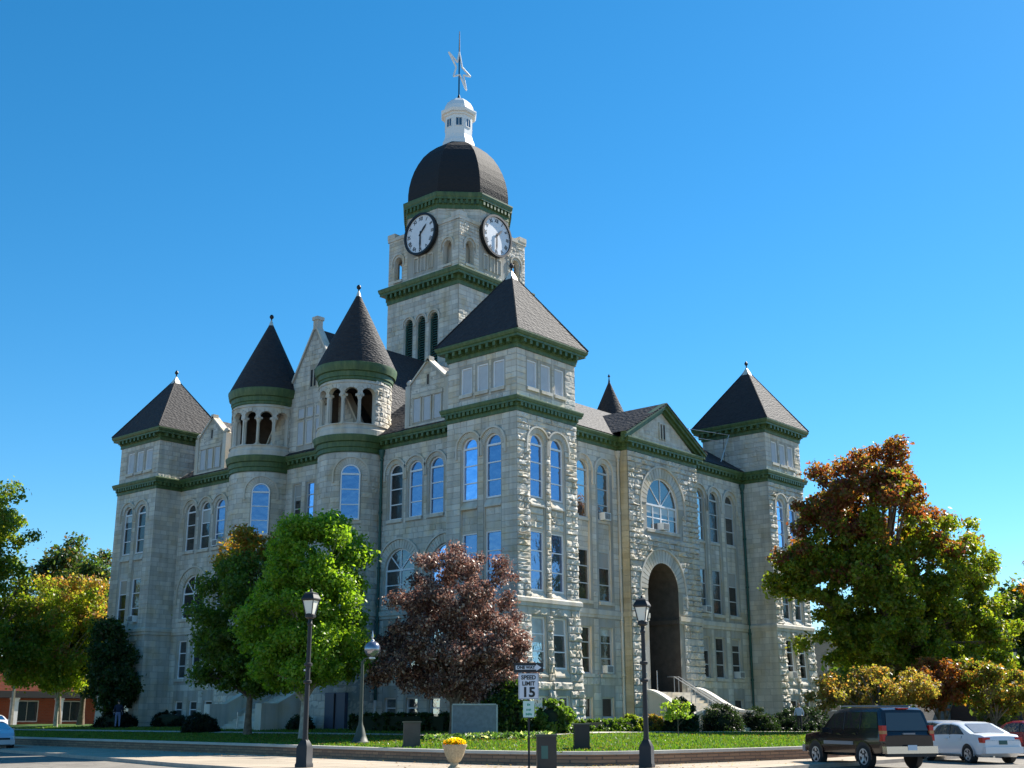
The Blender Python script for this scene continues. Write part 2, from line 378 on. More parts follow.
def cornice(path,z0,z1,o,parent,closed=False,side=1,dent=True,sp=.46,tail=0.0):
    mb=MB(); mb.sweep(path,cornice_prof(z0,z1,o,tail),M_green,closed,side)
    if dent: dentils(mb,path,z0,z1,o,closed,side,sp)
    return mb.build('cornice',parent)
# ---------------- corner towers
def batter(cx,cy):
    def f(q):
        x,y,z=q
        if z<6.6:
            s=1+.075*(6.6-z)/6.6; x=cx+(x-cx)*s; y=cy+(y-cy)*s
        return (x,y,z)
    return f
def tower_ops(bB,g3,g2,g1,fr,lower=True):
    ops=[]
    for i,c in enumerate((1.78,3.58)):
        w=1.24
        ops.append(A(c,w,6.97,16.1,R=.93,hz=14.9,panels=[(10.6,12.45)],dep=.2,wedge=[(12.45,.42),(7.3,.33)],sill=False,wins=[(A(c,w,12.45,16.1),g3,fr),(Q(c,w,7.3,10.6),g2,fr)]))
        ops.append(Q(c,w-.04,2.8,5.9,wedge=[(3.15,.35)],sill=False,wins=[(Q(c,w-.04,3.15,5.9),g1,fr)],lint=-.1))
        if bB: ops.append(Q(c,w-.1,.3,1.72,wins=[(Q(c,w-.1,.3,1.72,bars=1),g1,fr)],lint=.3))
    return ops
def corner_tower(x0,y0,faces,seed,label=None):
    """faces: dict of side->(ops or None) ; sides W (x=x0), S (y=y0), E, N"""
    x1,y1=x0+W,y0+W; cx,cy=x0+W/2,y0+W/2; B=batter(cx,cy); mb=MB(); part=None
    wp=bpy.data.objects.new('corner_tower',None)
    Ms={'S':flat((x0,y0,0),(1,0,0),(0,-1,0),B),'W':flat((x0,y0,0),(0,1,0),(-1,0,0),B),'E':flat((x1,y0,0),(0,1,0),(1,0,0),B),'N':flat((x0,y1,0),(1,0,0),(0,1,0),B)}
    tower=MB(); holder=[]
    # the wall mesh is the part; windows, cornices, roof are its sub-parts (windows keep their panes in their own mesh)
    wins=[]
    for sd in 'SWEN':
        M=Ms[sd]; ops=faces.get(sd) or []
        for o in ops:
            for wd,gl,fr in o.pop('wins',[]): wins.append((M,wd,o.get('dep',.18),gl,fr))
        am=({'S':.20,'W':.045}.get(sd,.04) if ops else .035)
        wallface(tower,M,[(0,BASE),(W,BASE),(W,6.6),(0,6.6)],[o for o in ops if o['zb']<6],-.02,W+.02,BASE+.1,6.42,amp=am,ch=.43,seed=seed+ord(sd),parent=None)
        wallface(tower,M,[(0,6.6),(W,6.6),(W,Z1+.3),(0,Z1+.3)],[o for o in ops if o['zb']>=6],-.02,W+.02,6.9,Z1,amp=am*.8,ch=.345,seed=seed+5+ord(sd),parent=None)
        # belt course
        # upper stage
        i=.02; up=[]
        if ops:
            for c in (1.37,2.62,3.87): up.append(c)
        Mu=flat(*{'S':((x0,y0+i,0),(1,0,0),(0,-1,0)),'W':((x0+i,y0,0),(0,1,0),(-1,0,0)),'E':((x1-i,y0,0),(0,1,0),(1,0,0)),'N':((x0,y1-i,0),(1,0,0),(0,1,0))}[sd])
        wallface(tower,Mu,[(0,Z1+.3),(W,Z1+.3),(W,Z3+.3),(0,Z3+.3)],[Q(c,.86,18.72,20.35,dep=.12,jamb=.1,lint=.1) for c in up],0,W,ZC+.05,Z3,amp=.06,ch=.34,seed=seed+9+ord(sd),parent=None)
        for c in up:
            tower.add([Mu(c-.43,18.72,-.12),Mu(c+.43,18.72,-.12),Mu(c+.43,20.35,-.12),Mu(c-.43,20.35,-.12)],[(0,1,2,3)],M_panel)
            for a,b in ((-.43,-.36),(.36,.43)): tower.box(c+a,c+b,18.74,20.33,-.12,-.05,M_white,Mu)
            for a,b in ((18.73,18.8),(20.27,20.34)): tower.box(c-.36,c+.36,a,b,-.12,-.05,M_white,Mu)
    tower.sweep([(x0,y0),(x0,y1),(x1,y1),(x1,y0)],[(0,6.40),(.11,6.42),(.11,6.62),(.18,6.64),(.18,6.84),(.10,6.92),(0,6.95)],M_smooth,True,-1)
    to=tower.build('corner_tower',court,fix=False)
    for M,wd,d,gl,fr in wins:
        f=win_frame(M,wd,d,gl,fr,wd.get('bars',2),False,court)
    loop=[(x0,y0),(x0,y1),(x1,y1),(x1,y0)]
    cornice(loop,Z1,ZC,.36,to,True,-1,True,sp=.33,tail=.02)
    cornice(loop,Z3,ZT,.60,to,True,-1,True,sp=.5)
    rf=MB(); e=.60; a=[(x0-e,y0-e,ZT+.02),(x1+e,y0-e,ZT+.02),(x1+e,y1+e,ZT+.02),(x0-e,y1+e,ZT+.02),(cx,cy,26.75)]
    rf.add(a,[(0,1,4),(1,2,4),(2,3,4),(3,0,4),(0,3,2,1)],M_roof); rf.build('roof',to)
    hp_=MB()
    for (hx,hy) in ((x0-e,y0-e),(x1+e,y0-e),(x1+e,y1+e),(x0-e,y1+e)): hp_.tube([(hx,hy,ZT+.04),(cx,cy,26.7)],.06,M_dome,6)
    hp_.build('hip_ridge',to)
    fn=MB(); k=.09; zt=26.75-.55; fn.add([(cx-k*3.9,cy-k*3.9,zt),(cx+k*3.9,cy-k*3.9,zt),(cx+k*3.9,cy+k*3.9,zt),(cx-k*3.9,cy+k*3.9,zt),(cx,cy,26.95)],[(0,1,4),(1,2,4),(2,3,4),(3,0,4)],M_cap)
    fn.lathe((cx,cy),[(.05,26.8),(.05,27.05),(.13,27.12),(.15,27.22),(.1,27.32),(.02,27.42)],M_black,8); fn.build('finial',to)
    return to
def _blocked(ops,za,zb,jamb=.06):
    out=[]; zm=(za+zb)/2
    for o in ops:
        c,w=o['c'],o['w']; j=o.get('jamb',jamb)
        zs=o['zt'] if o['k']!='arch' else o['zt']-w/2
        if zb>o['zb']-.2 and za<zs+(0 if o['k']=='arch' else o.get('lint',.02)): out.append((c-w/2-j,c+w/2+j))
        if o['k']=='arch':
            Rr=o.get('R',w/2)+.13
            if za<zs+Rr and zb>zs:
                dz=max(0,zm-zs)
                if dz<Rr: hw=math.sqrt(Rr*Rr-dz*dz); out.append((c-hw,c+hw))
    return out
B_,D_,H_=M_glassB,M_glassD,M_glassM
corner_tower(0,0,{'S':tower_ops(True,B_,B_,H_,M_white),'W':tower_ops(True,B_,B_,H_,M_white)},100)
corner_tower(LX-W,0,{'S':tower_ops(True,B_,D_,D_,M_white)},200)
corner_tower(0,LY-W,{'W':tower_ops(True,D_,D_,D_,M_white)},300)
corner_tower(LX-W,LY-W,{},400)
# ---------------- right-hand front (south) bays and pavilion
Ms=flat((0,p,0),(1,0,0),(0,-1,0)); q=1.42; Mp=flat((0,q,0),(1,0,0),(0,-1,0))
def bay_ops(cs,gl,fr,w=1.28):
    ops=[]
    for c,(a,b,d) in zip(cs,gl):
        ops.append(A(c,w,7.4,16.08,R=.93,hz=14.6,jamb=.22,panels=[(10.52,12.42)],wins=[(A(c,w,12.42,16.08),a,fr),(Q(c,w,7.4,10.52),b,fr)]))
        ops.append(Q(c,w-.04,3.1,5.86,jamb=.2,lint=.35,wins=[(Q(c,w-.04,3.1,5.86),d,fr)]))
        ops.append(Q(c,w-.1,.55,1.74,jamb=.12,lint=.3,wins=[(Q(c,w-.1,.55,1.74,bars=0),D_,fr)]))
    return ops
H,D=H_,D_
wS=MB()
def bay_wall(M,u0,u1,ops,seed,mb,amp=.05):
    wins=[(o,o.pop('wins')) for o in ops if 'wins' in o]
    wallface(mb,M,[(u0,BASE),(u1,BASE),(u1,Z1+.3),(u0,Z1+.3)],ops,u0,u1,6.95,Z1,amp=amp,seed=seed,parent=None)
    rocks(mb,M,u0,u1,BASE+.1,6.35,lambda a,b:_blocked(ops,a,b),M_stone,.43,amp*1.2,seed=seed+3)
    mb.box(u0,u1,6.42,6.62,0,.07,M_smooth,M); mb.box(u0,u1,6.6,6.9,0,.13,M_smooth,M)
    for o,ws in wins:
        for wd,gl,fr in ws: win_frame(M,wd,o.get('dep',.18),gl,fr,wd.get('bars',2),wd.get('fan',False),court)
bay_wall(Ms,W-.05,12.5,bay_ops((6.65,8.75,10.9),[(H,D,D),(H,D,D),(D,D,D)],M_greyfr),11,wS,.045)
bay_wall(Ms,20.6,LX-W+.05,bay_ops((22.1,24.05,26.2),[(H,H,D),(D,D,D),(D,D,D)],M_greyfr),13,wS,.045)
# pavilion front
pops=[A(16.35,3.7,12.3,15.8,R=2.55,hz=12.9,sill=True,wins=[(A(16.35,3.7,12.3,15.8,fan=True,bars=1),D_,M_white)]),
      A(16.1,3.5,2.05,10.2,R=2.6,hz=7.5,sill=False,dep=4.2)]
wins=[(o,o.pop('wins')) for o in pops if 'wins' in o]
wallface(wS,Mp,[(12.5,BASE),(20.6,BASE),(20.6,Z1+.3),(12.5,Z1+.3)],pops,12.5,20.6,6.95,Z1,amp=.18,seed=15,jamb=.45)
rocks(wS,Mp,12.5,20.6,BASE+.1,6.4,lambda a,b:_blocked(pops,a,b,.5),M_stone,.43,.16,seed=16)
for o,ws in wins:
    for wd,gl,fr in ws: win_frame(Mp,wd,.18,gl,fr,1,True,court)
for a,b in ((12.5,14.35),(17.85,20.6)):
    wS.box(a,b,6.42,6.62,0,.07,M_smooth,Mp); wS.box(a,b,6.6,6.9,0,.13,M_smooth,Mp)
# pavilion side returns (smooth beige stone)
M_beige=stone_mat('beige_dressed_stone',(.52,.46,.33),var=.1,bump=.2)
for x,n in ((12.5,-1),(20.6,1)):
    Mx=flat((x,q,0),(0,1,0),(n,0,0)); wS.box(0,p-q,BASE,Z1+.3,-.3,0,M_beige,Mx)
    rocks(wS,Mx,0,p-q,BASE+.1,Z1,lambda a,b:[],M_beige,.35,.025,seed=50,lmin=.6)
    wS.box(0,p-q,6.6,6.9,0,.1,M_beige,Mx)
# porch inside the entrance arch
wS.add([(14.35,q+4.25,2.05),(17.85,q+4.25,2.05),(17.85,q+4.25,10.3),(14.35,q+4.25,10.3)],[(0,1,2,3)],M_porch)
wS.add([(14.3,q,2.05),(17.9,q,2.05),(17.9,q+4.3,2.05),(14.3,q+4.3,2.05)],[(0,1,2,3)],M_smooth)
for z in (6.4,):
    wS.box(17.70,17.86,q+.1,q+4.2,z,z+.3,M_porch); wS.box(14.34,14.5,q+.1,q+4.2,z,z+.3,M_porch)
wall_S=wS.build('wall',court,fix=False)
d=MB(); yy=q+4.18
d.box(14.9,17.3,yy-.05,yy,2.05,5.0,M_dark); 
for x in (15.0,16.15): d.box(x,x+1.05,yy-.1,yy-.04,2.1,4.6,M_lampblk)
d.build('entrance_door',court)
# cornice along the right-hand front
cornice([(W+.02,p),(12.5,p),(12.5,q),(20.6,q),(20.6,p),(LX-W-.02,p)],Z1,ZC,.45,court,False,1,True,.46)
# pediment
pd=MB(); PX,PZ=16.55,20.75; e=.5
pd.add([(12.4,q-.02,ZC-.1),(20.7,q-.02,ZC-.1),(PX,q-.02,PZ-.35)],[(0,1,2)],M_smooth)
rocks(pd,flat((0,q-.02,0),(1,0,0),(0,-1,0)),12.5,20.6,ZC+.02,PZ-.5,lambda a,b:[(PX-.32,PX+.32)] if 18.4<b and a<19.7 else [],M_stone,.3,.04,top=lambda z:(12.4+(z-ZC)*4.15/2.6+.15,20.7-(z-ZC)*4.15/2.6-.15),seed=77)
for s in (-.2,.2): pd.box(PX+s-.09,PX+s+.09,q-.1,q-.02,18.55,19.45,M_dark)
for s in (-.33,0,.33): pd.box(PX+s-.06,PX+s+.06,q-.13,q-.02,18.45,19.5,M_smooth)
pd.box(PX-.4,PX+.4,q-.15,q-.02,19.5,19.62,M_smooth)
pd.build('pediment',court,fix=False)
rk=MB()
for s in (-1,1):
    x0=PX+s*4.75; 
    for (ya,yb,t0,t1) in ((q-.52,q-.05,.0,.22),(q-.40,q-.05,-.22,0.0),(q-.2,q-.03,-.42,-.22)):
        z0=ZC+.05
        vs=[(x0,ya,z0+t0),(x0,yb,z0+t0),(x0,ya,z0+t1),(x0,yb,z0+t1),(PX,ya,PZ+t0),(PX,yb,PZ+t0),(PX,ya,PZ+t1),(PX,yb,PZ+t1)]
        rk.add(vs,[(0,1,3,2),(4,6,7,5),(0,4,5,1),(2,3,7,6),(0,2,6,4),(1,5,7,3)],M_green)
rk.build('raking_cornice',court)
# ---------------- left-hand front (west) bays
Mw=flat((p,0,0),(0,1,0),(-1,0,0)); wW=MB()
def west_bay(u0,u1,tops,arcs,lows,gt,seed,glow):
    ops=[]
    for c,g in zip(tops,gt): ops.append(A(c,1.24,12.5,16.05,R=.90,hz=15.0,jamb=.16,wins=[(A(c,1.24,12.5,16.05),g,M_white)]))
    for c,g in arcs: ops.append(A(c,2.65,7.55,10.68,R=1.88,hz=8.6,jamb=.2,wins=[(A(c,2.65,7.55,10.68,fan=True,bars=1),g,M_white)]))
    for c in lows:
        ops.append(Q(c,1.05,3.3,6.0,jamb=.2,lint=.3,wins=[(Q(c,1.05,3.3,6.0),glow,M_white)]))
        ops.append(Q(c,1.0,.55,1.75,jamb=.15,lint=.3,wins=[(Q(c,1.0,.55,1.75,bars=1),H_ if glow is H_ else D_,M_white)]))
    bay_wall(Mw,u0,u1,ops,seed,wW,.05)
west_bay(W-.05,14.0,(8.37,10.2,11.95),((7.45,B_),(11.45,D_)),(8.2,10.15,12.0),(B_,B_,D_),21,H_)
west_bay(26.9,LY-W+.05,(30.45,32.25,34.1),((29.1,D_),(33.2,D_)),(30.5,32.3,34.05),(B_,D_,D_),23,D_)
# centre between the turrets
cops=[Q(20.35,.85,12.6,16.0,wins=[(Q(20.35,.85,12.6,16.0,bars=3),B_,M_greyfr)]),Q(21.7,.85,12.6,16.0,wins=[(Q(21.7,.85,12.6,16.0,bars=3),D_,M_greyfr)]),
      Q(20.35,.85,7.6,10.6,wins=[(Q(20.35,.85,7.6,10.6),D_,M_greyfr)]),Q(21.7,.85,7.6,10.6,wins=[(Q(21.7,.85,7.6,10.6),D_,M_greyfr)]),
      A(20.5,2.9,1.9,6.2,R=1.85,sill=False,dep=1.6)]
bay_wall(Mw,16.5,24.5,cops,25,wW,.045)
wW.add([(p+1.5,18.9,1.9),(p+1.5,22.1,1.9),(p+1.5,22.1,6.3),(p+1.5,18.9,6.3)],[(0,1,2,3)],M_dark)
wW.build('wall',court,fix=False)
for a,b in ((W+.02,13.7),(17.3,23.6),(27.2,LY-W-.02)): cornice([(p,a),(p,b)],Z1,ZC,.5,court,False,-1,True,.46)
# gable between the turrets
gb=MB(); GY,GZ=20.45,26.95; sl=1.65
Mg=flat((p,0,0),(0,1,0),(-1,0,0)); hw=(GZ-ZC)/sl
gb.add([(p,GY-hw,ZC),(p,GY+hw,ZC),(p,GY,GZ)],[(0,1,2)],M_mortar); gb.add([(p+.45,GY-hw,ZC),(p+.45,GY+hw,ZC),(p+.45,GY,GZ)],[(0,1,2)],M_mortar)
def gblk(za,zb):
    o=[]
    for c in (19.7,20.7,21.6):
        if zb>18.6 and za<21.4: o.append((c-.42,c+.42))
    if zb>22.6 and za<24.1: o.append((GY-.4,GY+.4))
    return o
rocks(gb,Mg,GY-hw,GY+hw,ZC+.05,GZ-.2,gblk,M_stone,.35,.05,top=lambda z:(GY-(GZ-z)/sl+.1,GY+(GZ-z)/sl-.1),seed=31)
for c in (19.7,20.65,21.6):
    for a,b in ((18.75,20.35),(20.65,21.3)):
        gb.box(c-.3,c+.3,a,b,0,.02,M_panel,Mg); gb.box(c-.38,c-.3,a-.08,b+.08,0,.06,M_smooth,Mg); gb.box(c+.3,c+.38,a-.08,b+.08,0,.06,M_smooth,Mg)
        gb.box(c-.3,c+.3,a-.1,a,0,.06,M_smooth,Mg); gb.box(c-.3,c+.3,b,b+.08,0,.06,M_smooth,Mg)
for s in (-.2,.15): gb.box(GY+s,GY+s+.16,22.75,23.95,0,.03,M_dark,Mg)
for s in (-1,1):   # coping
    n=1; L=[(GY+s*(hw+.1),ZC),(GY,GZ+.12)]
    vs=[(x,y,z+dz) for (y,z) in L for x in (p-.1,p+.5) for dz in (0,.22)]
    gb.add(vs,[(0,1,3,2),(4,6,7,5),(0,4,5,1),(2,3,7,6),(0,2,6,4),(1,5,7,3)],M_smooth)
gb.box(p-.08,p+.42,GY-.22,GY+.22,GZ-.1,GZ+.75,M_smooth); gb.box(p-.15,p+.49,GY-.29,GY+.29,GZ+.6,GZ+.85,M_smooth)
gb.build('gable',court,fix=False)
# wall dormers above the bays
def dormer(yc):
    m=MB(); x=p-.12; hwid=1.6; zs,za=20.85,22.2
    m.add([(x-.012,yc-hwid,ZC),(x-.012,yc+hwid,ZC),(x-.012,yc+hwid,zs),(x-.012,yc,za+.1),(x-.012,yc-hwid,zs)],[(0,1,2,3,4)],M_mortar)
    m.box(x,x+.5,yc-hwid,yc+hwid,ZC,zs,M_mortar)
    Md=flat((x,0,0),(0,1,0),(-1,0,0))
    rocks(m,Md,yc-hwid,yc+hwid,ZC+.3,za-.1,lambda a,b:[(yc-1.35,yc+1.35)] if a<20.25 and b>18.3 else ([(yc-.16,yc+.16)] if b>20.7 and a<21.5 else []),M_stone,.3,.045,top=lambda z:(yc-hwid,yc+hwid) if z<zs else (yc-(za-z)/(za-zs)*hwid+.08,yc+(za-z)/(za-zs)*hwid-.08),seed=int(yc))
    m.box(yc-1.7,yc+1.7,ZC,ZC+.3,0,.14,M_smooth,Md)
    for c in (-.9,0,.9):
        m.box(yc+c-.3,yc+c+.3,18.45,19.95,0,.04,M_panel,Md)
        for a in (-.37,.3): m.box(yc+c+a,yc+c+a+.07,18.4,20.05,0,.09,M_smooth,Md)
    m.box(yc-1.35,yc+1.35,20.0,20.25,0,.09,M_smooth,Md)
    m.box(yc-.06,yc+.06,20.75,21.4,0,.03,M_dark,Md)
    for s in (-1,1):
        vs=[(xx,y,z+dz) for (y,z) in ((yc+s*(hwid+.05),zs),(yc,za+.1)) for xx in (x-.1,x+.55) for dz in (0,.14)]
        m.add(vs,[(0,1,3,2),(4,6,7,5),(0,4,5,1),(2,3,7,6),(0,2,6,4),(1,5,7,3)],M_smooth)
        m.box(x-.1,x+.35,yc+s*(hwid+.12)-.2,yc+s*(hwid+.12)+.2,ZC,zs+.05,M_smooth)
        m.lathe((x+.12,yc+s*(hwid+.12)),[(.1,zs+.05),(.22,zs+.15),(.24,zs+.28),(.15,zs+.42),(.02,zs+.5)],M_smooth,10)
    m.box(x-.1,x+.35,yc-.16,yc+.16,za,za+.38,M_smooth)
    # small roof running back
    m.add([(x+.5,yc-hwid,zs),(x+.5,yc,za),(x+4,yc,za),(x+4,yc-hwid,zs),(x+.5,yc+hwid,zs),(x+4,yc+hwid,zs)],[(0,1,2,3),(1,4,5,2)],M_roof)
    m.build('wall_dormer',court,fix=False)
dormer(9.1); dormer(31.9)
# ---------------- round turrets
def round_turret(cx,cy,ops_deg,win_deg,seed,win2,solid):
    Rw=2.25; mb=MB(); n=72
    mb.lathe((cx,cy),[(Rw+.25,BASE),(Rw+.12,4.5),(Rw+.02,6.6),(Rw,6.6),(Rw,16.9)],M_mortar,n,False)
    def Mc(rad,rr=None): return lambda u,z,h:(cx+(rad+h+(.0 if z>6.6 else .25*(6.6-z)/7.3))*math.cos(u/rad),cy+(rad+h+(.0 if z>6.6 else .25*(6.6-z)/7.3))*math.sin(u/rad),z)
    M=Mc(Rw); full=2*pi*Rw; uw=R(win_deg)*Rw
    def bl(za,zb):
        o=[]
        for (c,hw,a,b,Rr) in ((uw,.62,12.55,15.4,1.12),(uw,.6,7.4,10.6,0)):
            if zb>a-.2 and za<b: o.append((c-hw-.05,c+hw+.05))
            if Rr:
                zm=(za+zb)/2
                if zm>b and zm<b+Rr: h=math.sqrt(max(0,Rr*Rr-(zm-b)**2)); o.append((c-h,c+h))
        return o
    rocks(mb,M,R(95)*Rw,R(280)*Rw,BASE+.1,6.4,bl,M_stone,.43,.06,seed=seed,lmin=.5,lmax=.9)
    rocks(mb,M,R(95)*Rw,R(280)*Rw,6.9,16.8,bl,M_stone,.35,.05,seed=seed+1,lmin=.5,lmax=.9)
    mb.lathe((cx,cy),[(Rw,6.42),(Rw+.09,6.45),(Rw+.09,6.6),(Rw+.16,6.62),(Rw+.16,6.9),(Rw,6.95)],M_smooth,n,False)
    # hood rings
    ca=R(win_deg); tx=Vector((-math.sin(ca),math.cos(ca),0)); nx=Vector((math.cos(ca),math.sin(ca),0)); O=Vector((cx,cy,0))
    def Mt(u,z,h,base=Rw-.02):   # wraps around the cylinder
        an=ca+u/Rw; rr=base+h; return (cx+rr*math.cos(an),cy+rr*math.sin(an),z)
    def ring(zs,r0,r1,h1,m,jit=0,t=True):
        k=18
        for i in range(k):
            a0,a1=pi*i/k+.01*jit,pi*(i+1)/k-.01*jit; vs=[]
            for an in (a0,a1):
                for r in (r0,r1):
                    for h in (-.1,h1): vs.append(Mt(r*math.cos(an),zs+r*math.sin(an),h))
            mb.add(vs,[(0,1,3,2),(4,6,7,5),(0,4,5,1),(2,3,7,6),(0,2,6,4),(1,5,7,3)],m,random.uniform(-.08,.06) if jit else 0)
    ring(15.4,.66,1.08,.05,M_smooth,1); ring(15.4,1.08,1.2,.12,M_smooth)
    for s in (-1,1): mb.box(*sorted((s*1.08,s*1.2)),14.9,15.4,-.05,.12,M_smooth,Mt)
    mb.box(-.75,.75,12.3,12.5,-.1,.14,M_smooth,Mt); mb.box(-.72,.72,7.2,7.4,-.1,.14,M_smooth,Mt)
    # loggia: sill band, openings between columns, arcaded wall above
    rl=Rw+.10; zs,zc,zt=18.65,20.6,21.75
    mb.lathe((cx,cy),[(rl+.12,17.9),(rl+.12,18.35),(rl+.05,18.42),(rl+.02,18.7),(rl+.1,18.72),(rl+.1,zs),(rl-.4,zs)],M_smooth,n,False)
    hwd=R(9.6); seg=[]; rin=rl-.32; m2=360
    def zlow(deg):
        for c in ops_deg:
            d=abs((deg-c+180)%360-180)
            if d<12.2: rr=R(12.2)*rl; s=R(d)*rl; return zc+math.sqrt(max(0,rr*rr-s*s))
        return zs
    vals=[zlow(k+.5) for k in range(m2)]
    for k in range(m2):
        a0,a1=R(k),R(k+1); z0=vals[k]
        def P(r,a,z): return (cx+r*math.cos(a),cy+r*math.sin(a),z)
        mb.add([P(rl,a0,z0),P(rl,a1,z0),P(rl,a1,zt),P(rl,a0,zt)],[(0,1,2,3)],M_smooth)
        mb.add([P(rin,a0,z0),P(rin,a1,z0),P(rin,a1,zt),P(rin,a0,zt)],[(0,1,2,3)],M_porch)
        mb.add([P(rl,a0,z0),P(rl,a1,z0),P(rin,a1,z0),P(rin,a0,z0)],[(0,1,2,3)],M_smooth)
        zn=vals[(k+1)%m2]
        if abs(zn-z0)>.001: mb.add([P(rl,a1,z0),P(rin,a1,z0),P(rin,a1,zn),P(rl,a1,zn)],[(0,1,2,3)],M_smooth)
    Ml=lambda u,z,h:(cx+(rl+h)*math.cos(u/rl),cy+(rl+h)*math.sin(u/rl),z)
    for a,b in solid: rocks(mb,Ml,R(a)*rl,R(b)*rl,zs,zt,lambda x,y:[],M_stone,.34,.10,seed=seed+4,lmin=.4,lmax=.8)
    # voussoir blocks round the arches
    for c in ops_deg:
        for i in range(7):
            a0,a1=pi*i/7+.03,pi*(i+1)/7-.03; vs=[]; cc=R(c)*rl; r0=R(12.2)*rl
            for an in (a0,a1):
                for r in (r0+.0,r0+.26):
                    for h in (-.02,.05): vs.append(Ml(cc+r*math.cos(an)*.98,zc+r*math.sin(an),h))
            mb.add(vs,[(0,1,3,2),(4,6,7,5),(0,4,5,1),(2,3,7,6),(0,2,6,4),(1,5,7,3)],M_smooth,random.uniform(-.06,.05))
    mb.lathe((cx,cy),[(rl+.02,21.4),(rl+.07,21.43),(rl+.07,21.5),(rl,21.55)],M_smooth,n,False)
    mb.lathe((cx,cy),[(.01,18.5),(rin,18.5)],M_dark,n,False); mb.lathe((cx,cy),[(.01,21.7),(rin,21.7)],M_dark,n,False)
    t=mb.build('round_turret',court,fix=False)
    # columns
    for a,b in zip(ops_deg[:-1],ops_deg[1:]):
        if b-a>34: continue
        an=R((a+b)/2); x,y=cx+(rl-.16)*math.cos(an),cy+(rl-.16)*math.sin(an); c=MB()
        c.box(x-.17,x+.17,y-.17,y+.17,zs-.02,zs+.16,M_smooth); c.lathe((x,y),[(.17,zs+.16),(.13,zs+.26),(.115,zs+.3),(.105,zc-.3),(.12,zc-.28),(.12,zc-.24),(.2,zc-.05)],M_smooth,12)
        c.box(x-.2,x+.2,y-.2,y+.2,zc-.05,zc+.1,M_smooth); c.build('column',t,auto=40)
    c1=MB(); c1.lathe((cx,cy),[(Rw+.0,16.85),(Rw+.09,16.9),(Rw+.09,17.15),(Rw+.16,17.2),(Rw+.18,17.5),(Rw+.30,17.55),(Rw+.34,17.75),(Rw+.38,17.9),(Rw+.38,17.96),(Rw,18.0)],M_green,n,False); c1.build('cornice',t,auto=35)
    c2=MB(); c2.lathe((cx,cy),[(rl,21.6),(rl+.08,21.65),(rl+.08,21.8),(rl+.14,21.85),(rl+.16,22.15),(rl+.28,22.2),(rl+.34,22.45),(rl+.38,22.65),(rl+.38,22.75),(rl+.2,22.83)],M_green,n,False); c2.build('cornice',t,auto=35)
    r=MB(); r.lathe((cx,cy),[(rl+.36,22.75),(.12,28.2)],M_roof,n,True); r.build('roof',t,auto=35)
    f=MB(); f.lathe((cx,cy),[(.30,27.7),(.05,28.5)],M_cap,12); f.lathe((cx,cy),[(.05,28.48),(.05,28.6),(.14,28.67),(.16,28.78),(.1,28.9),(.01,28.95)],M_black,12); f.build('finial',t,auto=50)
    # windows set on the turret face (flat sashes in the curved wall)
    Mf=lambda u,z,h:tuple(O+tx*u+nx*(Rw+.02+h))[:2]+(z,)
    Mf=(lambda u,z,h,O=O,tx=tx,nx=nx:((O+tx*u+nx*(Rw+.05+h)).x,(O+tx*u+nx*(Rw+.05+h)).y,z))
    win_frame(Mf,A(0,1.24,12.5,16.02),.0,M_glassB,M_white,2,False,court)
    win_frame(Mf,Q(0,1.2,7.4,10.6),.0,win2,M_white,2,False,court)
    return t
TX=1.85
round_turret(TX,15.7,[112,139,167,195,223,250],226,500,M_glassB,[(262,350)])
round_turret(TX,25.15,[123,151,179,206,233,261],231,600,M_glassD,[(274,350)])
# turrets of the far side (only their cones show above the roofs)
for cy in (16.6,25.4):
    cx=31.6; m=MB(); m.lathe((cx,cy),[(2.25,BASE),(2.25,17),(2.35,17),(2.35,22.1)],M_stone,32); t=m.build('round_turret',court,auto=40)
    r=MB(); r.lathe((cx,cy),[(2.45,22.1),(2.75,22.2),(.1,28.4),(.03,28.9),(.12,29.0),(.02,29.2)],M_roof,32); r.build('roof',t,auto=35)
# ---------------- remaining outer walls (east and north), roofs
bk=MB()
bk.box(W,LX-W,LY-p-.3,LY-p,BASE,Z1+.3,M_stone); bk.box(LX-p-.3,LX-p,W,LY-W,BASE,Z1+.3,M_stone)
rocks(bk,flat((LX-p,0,0),(0,1,0),(1,0,0)),W,LY-W,0,Z1,lambda a,b:[],M_stone,.6,.05,seed=91,lmin=1,lmax=2)
bk.build('wall',court,fix=False)
cornice([(LX-p,LY-W),(LX-p,W)],Z1,ZC,.5,court,False,-1,False); cornice([(W,LY-p),(LX-W,LY-p)],Z1,ZC,.5,court,False,-1,False)
rf=MB(); E=.45; x0,x1,y0,y1=p-E,LX-p+E,p-E,LY-p+E; rz=22.0; k=5.9
def hip(m,x0,x1,y0,y1,z,rz,k,mt):
    vs=[(x0,y0,z),(x1,y0,z),(x1,y1,z),(x0,y1,z),(x0+k,y0+k,rz),(x1-k,y0+k,rz),(x1-k,y1-k,rz),(x0+k,y1-k,rz)]
    m.add(vs,[(0,1,5,4),(1,2,6,5),(2,3,7,6),(3,0,4,7),(4,5,6,7)],mt)
hip(rf,x0,x1,y0,y1,ZC+.06,rz,6.2,M_roof)
rf.build('roof',court)
rf=MB()   # steep cross roof behind the west gable
hy=5.6; rf.add([(p+.4,GY-hy,GZ-hy*sl),(p+.4,GY,GZ),(p+.4,GY+hy,GZ-hy*sl),(LX-p-.4,GY-hy,GZ-hy*sl),(LX-p-.4,GY,GZ),(LX-p-.4,GY+hy,GZ-hy*sl)],[(0,3,4,1),(1,4,5,2),(0,1,2),(3,5,4)],M_roof); rf.build('roof',court)
rf=MB()   # pavilion roof
e=.55; zr=PZ+.2; zl=ZC+.25; yb=8.5
